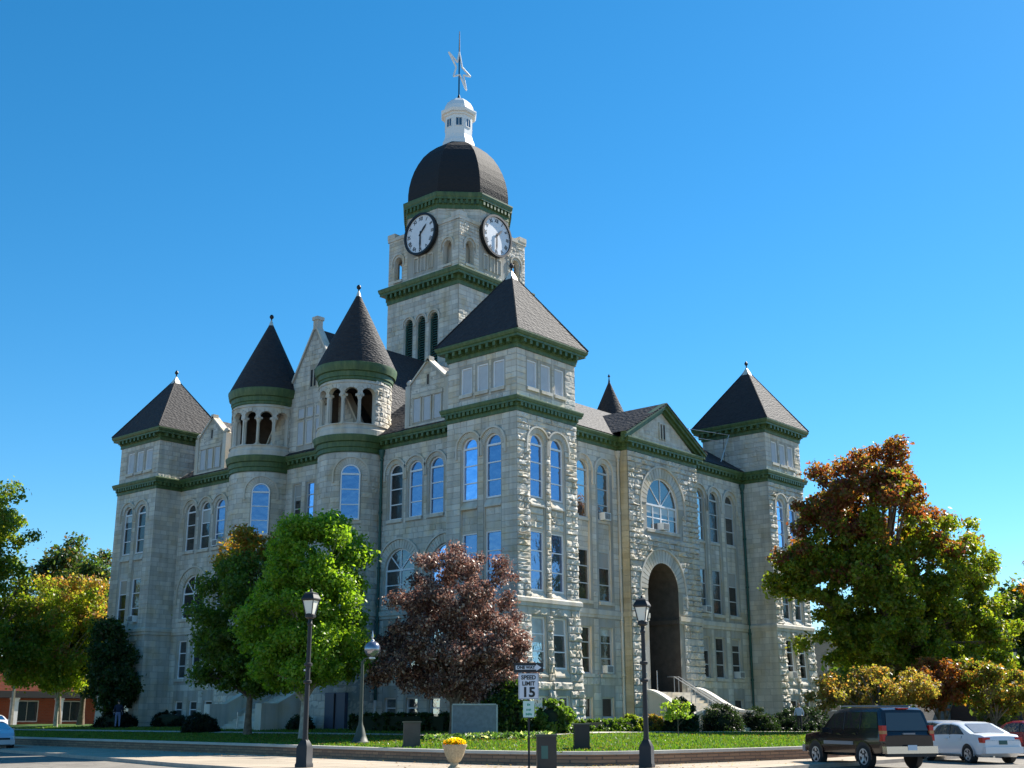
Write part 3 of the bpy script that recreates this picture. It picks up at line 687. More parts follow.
rf.add([(PX-4.85,q-e,zl),(PX,q-e,zr),(PX+4.85,q-e,zl),(PX-4.85,yb,zl),(PX,yb,zr),(PX+4.85,yb,zl),(PX-4.85,q-e,zl-.1),(PX,q-e,zr-.12),(PX+4.85,q-e,zl-.1)],[(0,3,4,1),(1,4,5,2),(0,1,7,6),(1,2,8,7)],M_roof); rf.build('roof',court)
# roof-edge guard rails by the far corner tower
gr=MB()
for z in (20.3,20.9): gr.tube([(22.4,4.2,z),(27.5,2.6,z)],.022,M_metal,6)
for t_ in (.15,.9): gr.tube([(21.4+6.1*t_,4.5-1.9*t_,18.3),(21.4+6.1*t_,4.5-1.9*t_,20.95)],.022,M_lampblk,6)
gr.tube([(26.4,2.9,18.5),(27.4,2.6,20.9)],.035,M_metal,6); gr.build('roof_railing',court)
# chimney stub on the left roof
# drainpipes
def pipe(x,y,z0,z1,m=M_greend,foot=True):
    d=MB(); d.tube([(x,y,z0),(x,y,z1)],.085,m,10); 
    for z in (3,6.2,9.5,13,16.4): d.lathe((x,y),[(.085,z),(.12,z+.02),(.12,z+.14),(.085,z+.16)],m,10)
    d.lathe((x,y),[(.1,z1-.5),(.2,z1-.2),(.22,z1)],m,10)
    o=d.build('drainpipe',court,auto=40)
    if foot: f=MB(); f.tube([(x,y,BASE),(x,y,z0+.02)],.1,M_whitep,10); f.build('pipe_foot',o)
pipe(p-.14,13.15,1.6,17.1); pipe(LX-W-.16,p-.14,1.0,17.1); pipe(12.36,p-.12,.6,17.1,M_smooth,False)
# ---------------- entrance steps, right-hand side
st=MB(); nst=14
for i in range(nst):
    z1_=2.1-i*.165; y1_=q-.02-i*.30
    st.box(14.2,19.0,y1_-.30,y1_,BASE,z1_-.001*i,M_smooth,None,random.uniform(-.05,.05))
so=st.build('entrance_steps',court)
def cheek(x,par):
    c=MB(); th=.42; ys=[];n=14
    for i in range(n+1):
        t=i/n; y=q-t*3.6; z=(2.45 if x>16 else 2.25)-1.45*(3*t*t-2*t*t*t); xx=x+(.35*t*t if x>16 else -.1*t*t); ys.append((xx,y,z))
    ys.append((ys[-1][0],ys[-1][1]-.5,1.0))
    for (a,b,c_),(d_,e_,f_) in zip(ys[:-1],ys[1:]):
        for h0,h1,w_,mt in ((None,-.16,th,M_smooth),(-.16,0,th+.14,M_white_stone)):
            vs=[(x_+s*w_/2,y_,(BASE if h0 is None else z_+h0) if k_==0 else z_+h1) for (x_,y_,z_) in ((a,b,c_),(d_,e_,f_)) for s in (-1,1) for k_ in (0,1)]
            c.add(vs,[(0,1,3,2),(4,6,7,5),(0,4,5,1),(2,3,7,6),(0,2,6,4),(1,5,7,3)],mt)
    return c.build('cheek_wall',par)
M_white_stone=plain('pale_coping_stone',(.62,.60,.54),.8,noise=.1)
cheek(14.0,so); cheek(19.25,so)
for x in (16.9,):
    for dx in (-.25,.25):
        h=MB(); h.tube([(x+dx,q+.3,3.05),(x+dx,q-.2,3.05),(x+dx,q-3.9,1.0),(x+dx,q-4.1,1.0)],.035,M_metal,8)
        for t_ in (0,.33,.66,1): h.tube([(x+dx,q-.2-3.7*t_,3.05-2.05*t_),(x+dx,q-.2-3.7*t_,2.0-2.0*t_)],.03,M_metal,6)
        h.build('handrail',so)
h=MB(); h.tube([(14.9,q-.1,2.1),(14.9,q-.1,3.4)],.035,M_metal,6); h.build('handrail',so)
# ---------------- entrance steps, left-hand side (west front)
st=MB()
for i in range(13):
    st.box(p-.02-i*.34-.34,p-.02-i*.34,18.2,22.8,BASE,1.95-i*.155,M_smooth,None,random.uniform(-.05,.05))
so2=st.build('entrance_steps',court)
for y in (17.6,22.8):
    c=MB()
    prof=[(p,BASE),(p,2.9),(p-1.2,2.8),(p-4.0,1.45),(p-5.2,1.45),(p-5.2,BASE)]
    c.add([(x,y,z) for x,z in prof]+[(x,y+.6,z) for x,z in prof],[tuple(range(6)),tuple(range(11,5,-1))]+[(i,(i+1)%6,(i+1)%6+6,i+6) for i in range(6)],M_smooth)
    c.build('cheek_wall',so2)
h=MB()
for y in (20.0,20.7):
    h.tube([(p-.3,y,2.8),(p-4.6,y,.95)],.03,M_metal,6); h.tube([(p-4.6,y,.95),(p-4.6,y,0)],.03,M_metal,6); h.tube([(p-.3,y,2.8),(p-.3,y,1.9)],.03,M_metal,6)
h.build('handrail',so2)
# basement door under the near turret
d=MB(); dx,dy=TX-2.42,14.1
M_bluedoor=plain('slate_blue_door_paint',(.045,.06,.10),.5)
d.box(-.55,-.30,12.95,14.75,BASE,2.05,M_bluedoor); d.box(-.62,-.5,13.8,13.86,-.1,2.0,M_dark); d.build('basement_door',court)
# ---------------- clock tower
CX,CY,cs=17.65,21.62,3.96
ct=MB(); bell=[]
Mk={'W':flat((CX-cs,CY-cs,0),(0,1,0),(-1,0,0)),'S':flat((CX-cs,CY-cs,0),(1,0,0),(0,-1,0)),'E':flat((CX+cs,CY-cs,0),(0,1,0),(1,0,0)),'N':flat((CX-cs,CY+cs,0),(1,0,0),(0,1,0))}
lou=[]
for sd,M in Mk.items():
    ops=[A(c,.86,26.3,31.1,R=.58,hz=30.4,dep=.3,sill=True) for c in (2.6,4.0,5.4)]
    wallface(ct,M,[(0,19),(2*cs,19),(2*cs,32.9),(0,32.9)],ops,0,2*cs,20,32.85,amp=.06 if sd in 'SW' else .04,ch=.4,seed=700+ord(sd),jamb=.1)
    for o in ops: lou.append((M,o))
    # upper stage wall: corner openings pierced, blind arcade under the dial
    U=34.15; ops2=[A(c,.82,34.75,36.75,R=.62,hz=35.9,dep=.32) for c in (1.22,6.78)]
    blind=[c for c in (3.1,3.75,4.4)]
    wallface(ct,M,[(0,34.0),(2*cs,34.0),(2*cs,38.45),(0,38.45)],ops2,0,2*cs,34.3,38.4,amp=.05 if sd=='W' else .08,ch=.3,seed=720+ord(sd),jamb=.06,extra=lambda za,zb:([(2.3,5.7)] if zb>34.8 else []))
    wallface(ct,lambda u,z,h,M=M:M(u,z,h-.36),[(0.36,34.0),(2*cs-.36,34.0),(2*cs-.36,38.45),(.36,38.45)],[A(c,.82,34.75,36.75,sill=False,dep=.0) for c in (1.22,6.78)],0,0,0,0,rock=False)
    for c in (3.0,3.6,4.2,4.8)[:3] if False else (3.05,3.85,4.65):
        ct.box(c-.19,c+.19,34.9,36.0,.03,.045,M_mortar,M); 
        for a in (-.26,.19): ct.box(c+a,c+a+.07,34.85,36.05,.0,.1,M_smooth,M)
        ct.box(c-.26,c+.26,36.05,36.2,0,.1,M_smooth,M)
    ct.box(-.08,2*cs+.08,38.3,38.6,-.4,.1,M_smooth,M)
    for a in (-.1,2*cs-.75): ct.box(a,a+.85,38.55,38.95,-.5,.13,M_smooth,M)
ct.box(CX-cs+.3,CX+cs-.3,CY-cs+.3,CY+cs-.3,38.2,38.4,M_smooth); ct.box(CX-cs,CX+cs,CY-cs,CY+cs,33.9,34.1,M_smooth)
# octagonal drum
def octo(r): return r/math.cos(pi/8)
ct.lathe((CX,CY),[(octo(3.95),34.0),(octo(3.95),38.4),(octo(4.12),38.42),(octo(4.12),40.4)],M_smooth,8,False,rot=pi/8)
for k in range(8):
    an=k*pi/4; nx=Vector((math.cos(an),math.sin(an),0)); tx=Vector((-math.sin(an),math.cos(an),0)); O=Vector((CX,CY,0))+nx*4.12
    M=flat(O,tx,nx); w=4.12*math.tan(pi/8)-.02
    rocks(ct,M,-w,w,38.6,39.85,lambda a,b:[],M_stone,.32,.05,seed=740+k)
cto=ct.build('clock_tower',court,fix=False)
for M,o in lou:
    l=MB(); c,w=o['c'],o['w']; r=w/2; zs=o['zt']-r
    hp=hole_poly(o); l.add([M(u,z,-.34) for u,z in hp],[tuple(range(len(hp)))],M_dark)
    z=o['zb']+.05
    while z<o['zt']-.1:
        hw=w/2-.03 if z<zs else math.sqrt(max(.001,r*r-(z-zs)**2))-.02
        vs=[M(c-hw,z+.17,-.30),M(c+hw,z+.17,-.30),M(c+hw,z,-.1),M(c-hw,z,-.1),M(c-hw,z+.2,-.30),M(c+hw,z+.2,-.30),M(c+hw,z+.03,-.1),M(c-hw,z+.03,-.1)]
        l.add(vs,[(0,1,2,3),(4,5,6,7),(3,2,6,7)],M_greend); z+=.2
    for s in (-1,1): l.box(c+s*(w/2-.04)-.04,c+s*(w/2-.04)+.04,o['zb'],zs,-.2,-.08,M_greend,M)
    l.build('louvre',cto)
loop=[(CX-cs,CY-cs),(CX-cs,CY+cs),(CX+cs,CY+cs),(CX+cs,CY-cs)]
cornice(loop,32.85,34.15,.60,cto,True,-1,True,.5)
ol=[(CX+octo(4.12)*math.cos(pi/8-k*pi/4),CY+octo(4.12)*math.sin(pi/8-k*pi/4)) for k in range(8)]
cornice(ol,39.72,41.05,.38,cto,True,-1,True,.42)
dm=MB(); dm.lathe((CX,CY),[(octo(r),z) for r,z in ((4.35,41.05),(4.12,41.13),(4.12,41.9),(4.05,42.6),(3.9,43.35),(3.67,44.1),(3.35,44.85),(2.93,45.6),(2.4,46.25),(1.85,46.75),(1.35,47.1),(1.1,47.2))],M_dome,8,True,rot=pi/8); dm.build('dome',cto)
ln=MB(); r8=pi/8
ln.lathe((CX,CY),[(1.5,46.95),(1.42,47.4),(1.28,47.7),(1.22,48.0),(1.22,49.75),(1.34,49.8),(1.34,49.95),(1.55,50.0),(1.62,50.2),(1.62,50.3),(1.38,50.35)],M_whitep,8,True,rot=r8)
ln.lathe((CX,CY),[(1.36,50.35),(1.28,50.75),(1.05,51.2),(.7,51.55),(.25,51.78),(.05,51.85)],M_whitep,8,True,rot=r8)
for k in range(8):
    an=k*pi/4; nx=Vector((math.cos(an),math.sin(an),0)); tx=Vector((-math.sin(an),math.cos(an),0)); M=flat(Vector((CX,CY,0))+nx*1.127,tx,nx)
    ln.box(-.24,.24,48.75,49.45,0,.012,M_glassM,M)
    for a,b,c_,d_ in ((-.31,-.24,48.7,49.5),(.24,.31,48.7,49.5),(-.24,.24,48.68,48.75),(-.24,.24,49.45,49.52),(-.02,.02,48.75,49.45)): ln.box(a,b,c_,d_,0,.04,M_whitep,M)
ln.build('lantern',cto)
rd=MB(); rd.lathe((CX,CY),[(.14,51.8),(.1,52.1),(.06,52.2),(.055,56.8),(.03,58.4)],M_black,8); rd.build('spire_rod',cto)
# star outline on the rod (white tubes)
sm=MB(); ya=R(-49+38); ux=Vector((math.cos(ya),math.sin(ya),0))*1.0; c0=Vector((CX,CY,54.62))
outer=[(0.0,1.72),(1.55,-.22),(1.0,-1.72),(-.75,-.82),(-1.45,1.35)]; inner=[]
cen=(.1,.1)
for i in range(5):
    a,b=outer[i],outer[(i+1)%5]; m_=((a[0]+b[0])/2,(a[1]+b[1])/2); inner.append((cen[0]+(m_[0]-cen[0])*.42,cen[1]+(m_[1]-cen[1])*.40))
pts=[]
for a,b in zip(outer,inner): pts+=[a,b]
P3=[c0+ux*(x*.78)+Vector((0,0,z)) for x,z in pts]
for off in (0,):
    nrm=Vector((-ux.y,ux.x,0))*off
    for i in range(10): sm.tube([P3[i]+nrm,P3[(i+1)%10]+nrm],.08,M_whitep,6)
sm.build('star',cto)
# clock dials
def txt(s,size,ext=.004,bold=0):
    cu=bpy.data.curves.new('lettering','FONT'); cu.body=s; cu.size=size; cu.align_x='CENTER'; cu.align_y='CENTER'; cu.extrude=ext; cu.offset=bold; cu.resolution_u=3
    o=bpy.data.objects.new('lettering',cu); COL.objects.link(o); bpy.context.view_layer.update()
    me=bpy.data.meshes.new_from_object(o.evaluated_get(bpy.context.evaluated_depsgraph_get())); bpy.data.objects.remove(o)
    vs=[v.co.copy() for v in me.vertices]; fs=[tuple(f.vertices) for f in me.polygons]; bpy.data.meshes.remove(me); return vs,fs
ROM=['XII','I','II','III','IIII','V','VI','VII','VIII','IX','X','XI']
def clock(O,U,Nn):
    M=flat(O,U,Nn); O=Vector(O); zc=O.z; m=MB(); r=1.62
    n=48
    def ringm(r0,r1,h0,h1,mt):
        for i in range(n):
            vs=[M(rr_*math.sin(an),zc+rr_*math.cos(an),h) for an in (2*pi*i/n,2*pi*(i+1)/n) for rr_ in (r0,r1) for h in (h0,h1)]
            m.add(vs,[(0,1,3,2),(4,6,7,5),(0,4,5,1),(2,3,7,6),(0,2,6,4),(1,5,7,3)],mt)
    M_dial=bpy.data.materials.get('pale_dial_face') or plain('pale_dial_face',(.74,.76,.80),.5,noise=.05)
    m.add([M(r*math.sin(2*pi*i/n),zc+r*math.cos(2*pi*i/n),.16) for i in range(n)],[tuple(range(n))],M_dial)
    ringm(r-.02,r+.16,-.05,.30,M_black)
    for k in range(12):
        a=2*pi*k/12; vs,fs=txt(ROM[k],.42,.003,.012); rr_=r-.32
        q_=[]
        for v in vs:
            x=v.x*.9;y=v.y; q_.append(M(-(0)+ (rr_+y)*math.sin(a)+x*math.cos(a), zc+(rr_+y)*math.cos(a)-x*math.sin(a), .17+v.z))
        m.add(q_,fs,M_black)
    o=m.build('clock_face',court,fix=False)
    def hand(nm,an,L,wd,tail):
        h=MB(); s,c=math.sin(an),math.cos(an)
        pr=[(-wd*.5,-tail),(wd*.5,-tail),(wd,L*.65),(0,L),(-wd,L*.65)]
        vs=[M(x*c+y*s,zc-x*s+y*c,hh) for hh in (.20,.24) for x,y in pr]
        h.add(vs,[(0,1,2,3,4),(9,8,7,6,5)]+[(i,(i+1)%5,(i+1)%5+5,i+5) for i in range(5)],M_black); h.build(nm,o)
    hand('hour_hand',R(43),.98,.075,.2); hand('minute_hand',R(181),1.3,.07,.25)
# on the west face the reader's right is -Y; on the south face +X
clock((CX-cs-.15,CY-.0,37.95),(0,-1,0),(-1,0,0)); clock((CX+.1,CY-cs-.15,37.95),(1,0,0),(0,-1,0))
clock((CX+cs+.15,CY,37.95),(0,1,0),(1,0,0)); clock((CX,CY+cs+.15,37.95),(-1,0,0),(0,1,0))
# ---------------- window air conditioners (things of their own)
def ac(x,y,z,nrm,label):
    m=MB(); m2=MB()
    Mx=flat((x,y,0),(1,0,0) if nrm=='S' else (0,1,0),(0,-1,0) if nrm=='S' else (-1,0,0))
    m.box(-.33,.33,z,z+.46,-.25,.30,M_whitep,Mx); o=tag(m.build('air_conditioner'),label,'air conditioner',group='air conditioners in the courthouse windows')
    m2.box(-.27,.27,z+.05,z+.41,.30,.31,M_lampblk,Mx); 
    for i in range(7): m2.box(-.27,.27,z+.07+i*.05,z+.09+i*.05,.31,.325,M_greyfr,Mx)
    m2.build('grille',o)
ac(10.9,p,12.46,'S','white window air conditioner under the arched top-floor window just left of the entrance pavilion')
ac(10.8,p,3.15,'S','white window air conditioner in the ground-floor window just left of the entrance arch')
ac(16.3,q,12.36,'S','white window air conditioner in the big fan window above the entrance arch')
ac(22.3,p,7.46,'S','white window air conditioner in the middle-floor window nearest the right of the entrance arch')
ac(26.3,p,3.15,'S','white window air conditioner in the ground-floor window beside the right drainpipe')
ac(29.85,0,3.2,'S','white window air conditioner in the ground-floor window of the far right corner tower')
ac(0,37.2,7.36,'W','white window air conditioner in the middle-floor window of the far left corner tower')
ac(p,30.5,12.56,'W','white window air conditioner in the top-floor window beside the left round turret')
# ================================================================= SITE
def groundmat(name,c1,c2,sc,c3=None,bump=.3,rough=.9,bs=40,bd=.01):
    m,nt,b=mat(name); b.inputs['Roughness'].default_value=rough; b.inputs['Specular IOR Level'].default_value=.2
    g=N(nt,'ShaderNodeNewGeometry'); n=N(nt,'ShaderNodeTexNoise'); n.inputs['Scale'].default_value=sc; n.inputs['Detail'].default_value=8; n.inputs['Roughness'].default_value=.7
    nt.links.new(g.outputs['Position'],n.inputs['Vector']); cr=N(nt,'ShaderNodeValToRGB'); e=cr.color_ramp.elements
    e[0].position=.35; e[0].color=(*c1,1); e[1].position=.65; e[1].color=(*c2,1)
    nt.links.new(n.outputs['Fac'],cr.inputs[0]); nt.links.new(cr.outputs[0],b.inputs['Base Color'])
    n2=N(nt,'ShaderNodeTexNoise'); n2.inputs['Scale'].default_value=bs; nt.links.new(g.outputs['Position'],n2.inputs['Vector'])
    bp=N(nt,'ShaderNodeBump'); bp.inputs['Strength'].default_value=bump; bp.inputs['Distance'].default_value=bd
    nt.links.new(n2.outputs['Fac'],bp.inputs['Height']); nt.links.new(bp.outputs[0],b.inputs['Normal']); return m
M_asph=groundmat('worn_asphalt',(.16,.145,.125),(.26,.235,.20),.9,bump=.6)
M_walk=groundmat('concrete_pavement',(.40,.33,.25),(.50,.42,.32),.8)
def jointed(m):
    nt=m.node_tree; b=nt.nodes['Principled BSDF']; src=b.inputs['Base Color'].links[0].from_socket
    g=N(nt,'ShaderNodeNewGeometry'); br=N(nt,'ShaderNodeTexBrick'); br.offset=0; br.inputs['Scale'].default_value=1; br.inputs['Brick Width'].default_value=1.55; br.inputs['Row Height'].default_value=1.5; br.inputs['Mortar Size'].default_value=.022
    br.inputs['Color1'].default_value=(1,1,1,1); br.inputs['Color2'].default_value=(.86,.86,.86,1); br.inputs['Mortar'].default_value=(.35,.33,.3,1)
    nt.links.new(g.outputs['Position'],br.inputs['Vector']); mx=N(nt,'ShaderNodeMix',data_type='RGBA',blend_type='MULTIPLY'); mx.inputs[0].default_value=1
    nt.links.new(src,mx.inputs[6]); nt.links.new(br.outputs['Color'],mx.inputs[7]); nt.links.new(mx.outputs[2],b.inputs['Base Color'])
jointed(M_walk)
def cracked(m):
    nt=m.node_tree; b=nt.nodes['Principled BSDF']; src=b.inputs['Base Color'].links[0].from_socket
    g=N(nt,'ShaderNodeNewGeometry'); vo=N(nt,'ShaderNodeTexVoronoi'); vo.feature='DISTANCE_TO_EDGE'; vo.inputs['Scale'].default_value=.35
    ns=N(nt,'ShaderNodeTexNoise'); ns.inputs['Scale'].default_value=1.5; nt.links.new(g.outputs['Position'],ns.inputs['Vector']); va=N(nt,'ShaderNodeVectorMath',operation='ADD'); nt.links.new(g.outputs['Position'],va.inputs[0]); nt.links.new(ns.outputs['Color'],va.inputs[1]); nt.links.new(va.outputs[0],vo.inputs['Vector'])
    r=N(nt,'ShaderNodeMapRange'); r.inputs['From Max'].default_value=.012; r.inputs['To Min'].default_value=.45; nt.links.new(vo.outputs['Distance'],r.inputs['Value'])
    v=N(nt,'ShaderNodeVectorMath',operation='SCALE'); nt.links.new(src,v.inputs[0]); nt.links.new(r.outputs[0],v.inputs['Scale']); nt.links.new(v.outputs[0],b.inputs['Base Color'])
cracked(M_asph)
M_kerb=plain('kerb_concrete',(.38,.33,.28),.9,noise=.15)
M_lawn=groundmat('lawn_soil_green',(.035,.075,.015),(.06,.12,.02),.8,bump=.5,bs=30)
M_path=groundmat('path_concrete',(.45,.42,.37),(.55,.52,.46),1.0)
def brickmat():
    m,nt,b=mat('tan_brick_courses'); b.inputs['Roughness'].default_value=.9
    g=N(nt,'ShaderNodeNewGeometry'); sx=N(nt,'ShaderNodeSeparateXYZ'); nt.links.new(g.outputs['Position'],sx.inputs[0])
    s=N(nt,'ShaderNodeMath',operation='ADD'); nt.links.new(sx.outputs['X'],s.inputs[0]); nt.links.new(sx.outputs['Y'],s.inputs[1])
    cb=N(nt,'ShaderNodeCombineXYZ'); nt.links.new(s.outputs[0],cb.inputs['X']); nt.links.new(sx.outputs['Z'],cb.inputs['Y'])
    br=N(nt,'ShaderNodeTexBrick'); br.inputs['Scale'].default_value=1; br.inputs['Brick Width'].default_value=.42; br.inputs['Row Height'].default_value=.11; br.inputs['Mortar Size'].default_value=.012
    br.inputs['Color1'].default_value=(.33,.20,.12,1); br.inputs['Color2'].default_value=(.22,.13,.085,1); br.inputs['Mortar'].default_value=(.12,.09,.07,1)
    nt.links.new(cb.outputs[0],br.inputs['Vector']); nt.links.new(br.outputs['Color'],b.inputs['Base Color'])
    bp=N(nt,'ShaderNodeBump'); bp.inputs['Distance'].default_value=.02; bp.invert=True; nt.links.new(br.outputs['Fac'],bp.inputs['Height']); nt.links.new(bp.outputs[0],b.inputs['Normal'])
    return m
M_brick=brickmat()
# base sheet (street) reaching the horizon
g=MB(); g.add([(-1500,-1500,-.95),(1500,-1500,-.95),(1500,1500,-.95),(-1500,1500,-.95)],[(0,1,2,3)],M_asph); tag(g.build('road'),kind='structure')
wallp=[(-10.9,56),(-12.9,29),(-14.1,16),(-15.2,3.3),(-16.2,-4),(-16.85,-9.5),(-17.05,-12.8),(-16.75,-15.2),(-15.8,-16.9),(-14.2,-17.75),(-12,-18.2),(-7.7,-19.1),(-4.5,-19.5),(5,-19.7),(20,-19.9),(46,-20.2)]
kerbp=[(-13.6,56),(-15.1,27),(-15.5,19.8),(-18.6,18.2),(-21.4,4.2),(-23.4,-4.6),(-24.2,-10.5),(-23.9,-14.5),(-22.2,-18.4),(-18.6,-21.2),(-14.5,-22.2),(-10,-22.35),(-2,-22.6),(8,-22.9),(22,-23.0),(46,-23.2)]
def resample(P,n):
    P=[Vector(q) for q in P]; L=[0]
    for a,b in zip(P[:-1],P[1:]): L.append(L[-1]+(b-a).length)
    return [(float(np.interp(L[-1]*i/n,L,[q.x for q in P])),float(np.interp(L[-1]*i/n,L,[q.y for q in P]))) for i in range(n+1)]
wp=resample(wallp,120); kp=resample(kerbp,120)
g=MB()
for i in range(120):
    a,b,c,d=wp[i],wp[i+1],kp[i+1],kp[i]
    g.add([(*a,-.85),(*b,-.85),(*c,-.83),(*d,-.83)],[(0,1,2,3)],M_walk)
tag(g.build('pavement'),kind='structure')
g=MB(); g.sweep(kp,[(-.02,-.95),(-.02,-.822),(-.16,-.818),(-.16,-.95)],M_kerb,False,-1); tag(g.build('kerb'),kind='structure')
# pavement joints (shallow saw cuts) 
# lawn: ring strip from the wall to the building, following the terrain
inner=[]
g=MB(); NX,NY=70,90
xs=np.linspace(-17.2,75,110); 
def inside(x,y): return x>np.interp(y,*WALLX) and y>np.interp(x,*WALLY)
rows=24
ctr=[]
for i in range(121):
    x,y=wp[i]
    # target on the block interior
    tx=min(max(x+22,4),30) if True else 0; ty=min(max(y+22,4),36)
    tx=8 if x<-10 and y>-5 else (6+ (x+17)*1.0 if x>-17 else 6); tx=min(tx,60)
    ty=y if (x<-10 and y>6) else 6
    ctr.append((tx,ty))
vs=[]; 
for i in range(121):
    (x,y),(tx,ty)=wp[i],ctr[i]
    for j in range(rows+1):
        t=j/rows; X=x+(tx-x)*t; Y=y+(ty-y)*t; vs.append((X,Y,terr(X,Y)-.03))
fs=[(i*(rows+1)+j,(i+1)*(rows+1)+j,(i+1)*(rows+1)+j+1,i*(rows+1)+j+1) for i in range(120) for j in range(rows)]
g.add(vs,fs,M_lawn); g.add([(5,5,-.5),(60,5,-.5),(60,60,-.5),(5,60,-.5)],[(0,1,2,3)],M_lawn); tag(g.build('lawn_ground',smooth=True),kind='structure')
# retaining wall with pale coping
w=MB(); w.sweep(wp,[(.02,-.95),(.02,-.50),(-.26,-.50),(-.26,-.95)],M_brick,False,-1); 
rw=w.build('retaining_wall'); tag(rw,'long low tan brick retaining wall with pale coping edging the courthouse lawn','wall')
w=MB(); w.sweep(wp,[(.06,-.50),(.06,-.40),(-.30,-.40),(-.30,-.50)],M_path,False,-1); w.build('coping',rw)
# path along the foot of the building
def pathpoly(name,pts,dz=.004):
    g=MB(); n=len(pts)//2
    for i in range(n-1):
        a,b=pts[2*i],pts[2*i+1]; c,d=pts[2*i+2],pts[2*i+3]; k=12
        for j in range(k):
            t0,t1=j/k,(j+1)/k
            q=[]
            for (u,v,t) in ((a,c,t0),(a,c,t1),(b,d,t1),(b,d,t0)):
                X=u[0]+(v[0]-u[0])*t;Y=u[1]+(v[1]-u[1])*t; q.append((X,Y,terr(X,Y)-.03+.03))
            g.add(q,[(0,1,2,3)],M_path)
    tag(g.build(name),kind='structure')
pathpoly('footpath',[(-6,-5.2),(-6,-6.6),(8,-5.2),(8,-6.6),(24,-5.4),(24,-6.8),(44,-5.6),(44,-7.0)])
pathpoly('footpath',[(-5.2,-5.2),(-6.6,-5.2),(-5.2,12),(-6.6,12),(-5.0,28),(-6.4,28),(-4.5,46),(-6,46)])
# grass blades : one mass
M_grass=attrmat('grass_blades',trans=.35)
def grass():
    n=150000; P=[]
    x=rng.uniform(-17.5,34,n*2); y=rng.uniform(-20,46,n*2)
    ok=[]
    xw=np.interp(y,*WALLX); yw=np.interp(x,*WALLY)
    d=np.minimum(x-xw,y-yw); m=(d>.32)&~((x>-.6)&(y>-1))&~((x>-6.6)&(x<-5)&(y>-6.4))&~((y>-6.7)&(y<-5.2)&(x>-6))&(d<15)
    x,y,d=x[m],y[m],d[m]
    keep=rng.random(len(x))<np.clip(1.15-d/16,.25,1); x,y,d=x[keep],y[keep],d[keep]; n=len(x)
    gb=-.05+.0037*np.maximum(y,0)-.011*np.maximum(x,0); z=-.42+(gb+.42)*np.clip(d/14,0,1)-.03
    h=rng.uniform(.05,.11,n); w=rng.uniform(.02,.045,n); a=rng.uniform(0,2*pi,n); lx=rng.normal(0,.03,n); ly=rng.normal(0,.03,n)
    v=np.empty((n,3,3)); dx=np.cos(a)*w; dy=np.sin(a)*w
    v[:,0]=np.stack([x-dx,y-dy,z],1); v[:,1]=np.stack([x+dx,y+dy,z],1); v[:,2]=np.stack([x+lx,y+ly,z+h],1)
    base=np.array([.075,.15,.02])*rng.uniform(.7,1.3,(n,1)); base[:,0]*=rng.uniform(.8,1.5,n)
    return mesh_np('grass',v.reshape(-1,3),3,base,M_grass)
def mesh_np(name,V,k,cols,m,parent=None):
    nf=len(V)//k; me=bpy.data.meshes.new(name); me.vertices.add(len(V)); me.vertices.foreach_set('co',V.astype(np.float32).ravel())
    me.loops.add(len(V)); me.loops.foreach_set('vertex_index',np.arange(len(V),dtype=np.int32)); me.polygons.add(nf)
    me.polygons.foreach_set('loop_start',(np.arange(nf)*k).astype(np.int32)); me.polygons.foreach_set('loop_total',np.full(nf,k,np.int32))
    me.materials.append(m); me.update(calc_edges=True)
    a=me.attributes.new('tcol','FLOAT_COLOR','FACE'); c=np.ones((nf,4),np.float32); c[:,:3]=cols; a.data.foreach_set('color',c.ravel())
    o=bpy.data.objects.new(name,me); COL.objects.link(o)
    if parent: o.parent=parent
    return o
gr=grass(); tag(gr,'short mown green grass covering the courthouse lawn','grass',kind='stuff')
# ---------------------------------------------------------------- trees
def leaves(name,C,rad,n,size,colf,parent,flatz=.8,up=.25,shell=.5,lm=None):
    """C (k,3) clump centres, rad (k,) radii, n leaves in all"""
    C=np.asarray(C,float); rad=np.asarray(rad,float); k=len(C); w=rad**2; idx=rng.choice(k,n,p=w/w.sum())
    d=rng.normal(size=(n,3)); d/=np.linalg.norm(d,axis=1)[:,None]; r=rng.random(n)**shell*(1+np.abs(rng.normal(0,.28,n))*(rng.random(n)<.5))
    ctr=C[idx]+d*(r*rad[idx])[:,None]*np.array([1,1,flatz])
    nrm=d*.6+rng.normal(size=(n,3))*.7+np.array([0,0,up]); nrm/=np.linalg.norm(nrm,axis=1)[:,None]
    t=np.cross(nrm,rng.normal(size=(n,3))); t/=np.linalg.norm(t,axis=1)[:,None]; b=np.cross(nrm,t)
    s=size*rng.uniform(.4,1.6,n)[:,None]
    V=np.empty((n,4,3)); V[:,0]=ctr-t*s*.55; V[:,1]=ctr+b*s*.36+nrm*s*.08; V[:,2]=ctr+t*s*.55; V[:,3]=ctr-b*s*.36+nrm*s*.08
    return mesh_np(name,V.reshape(-1,3),4,colf(ctr,idx,n),lm or M_leaf,parent)
def mixcol(cols,wts,jit=.22):
    cols=np.array(cols)
    def f(c,idx,n):
        k=rng.choice(len(cols),n,p=np.array(wts)/sum(wts)); o=cols[k]*rng.uniform(1-jit,1+jit,(n,1)); return o
    return f
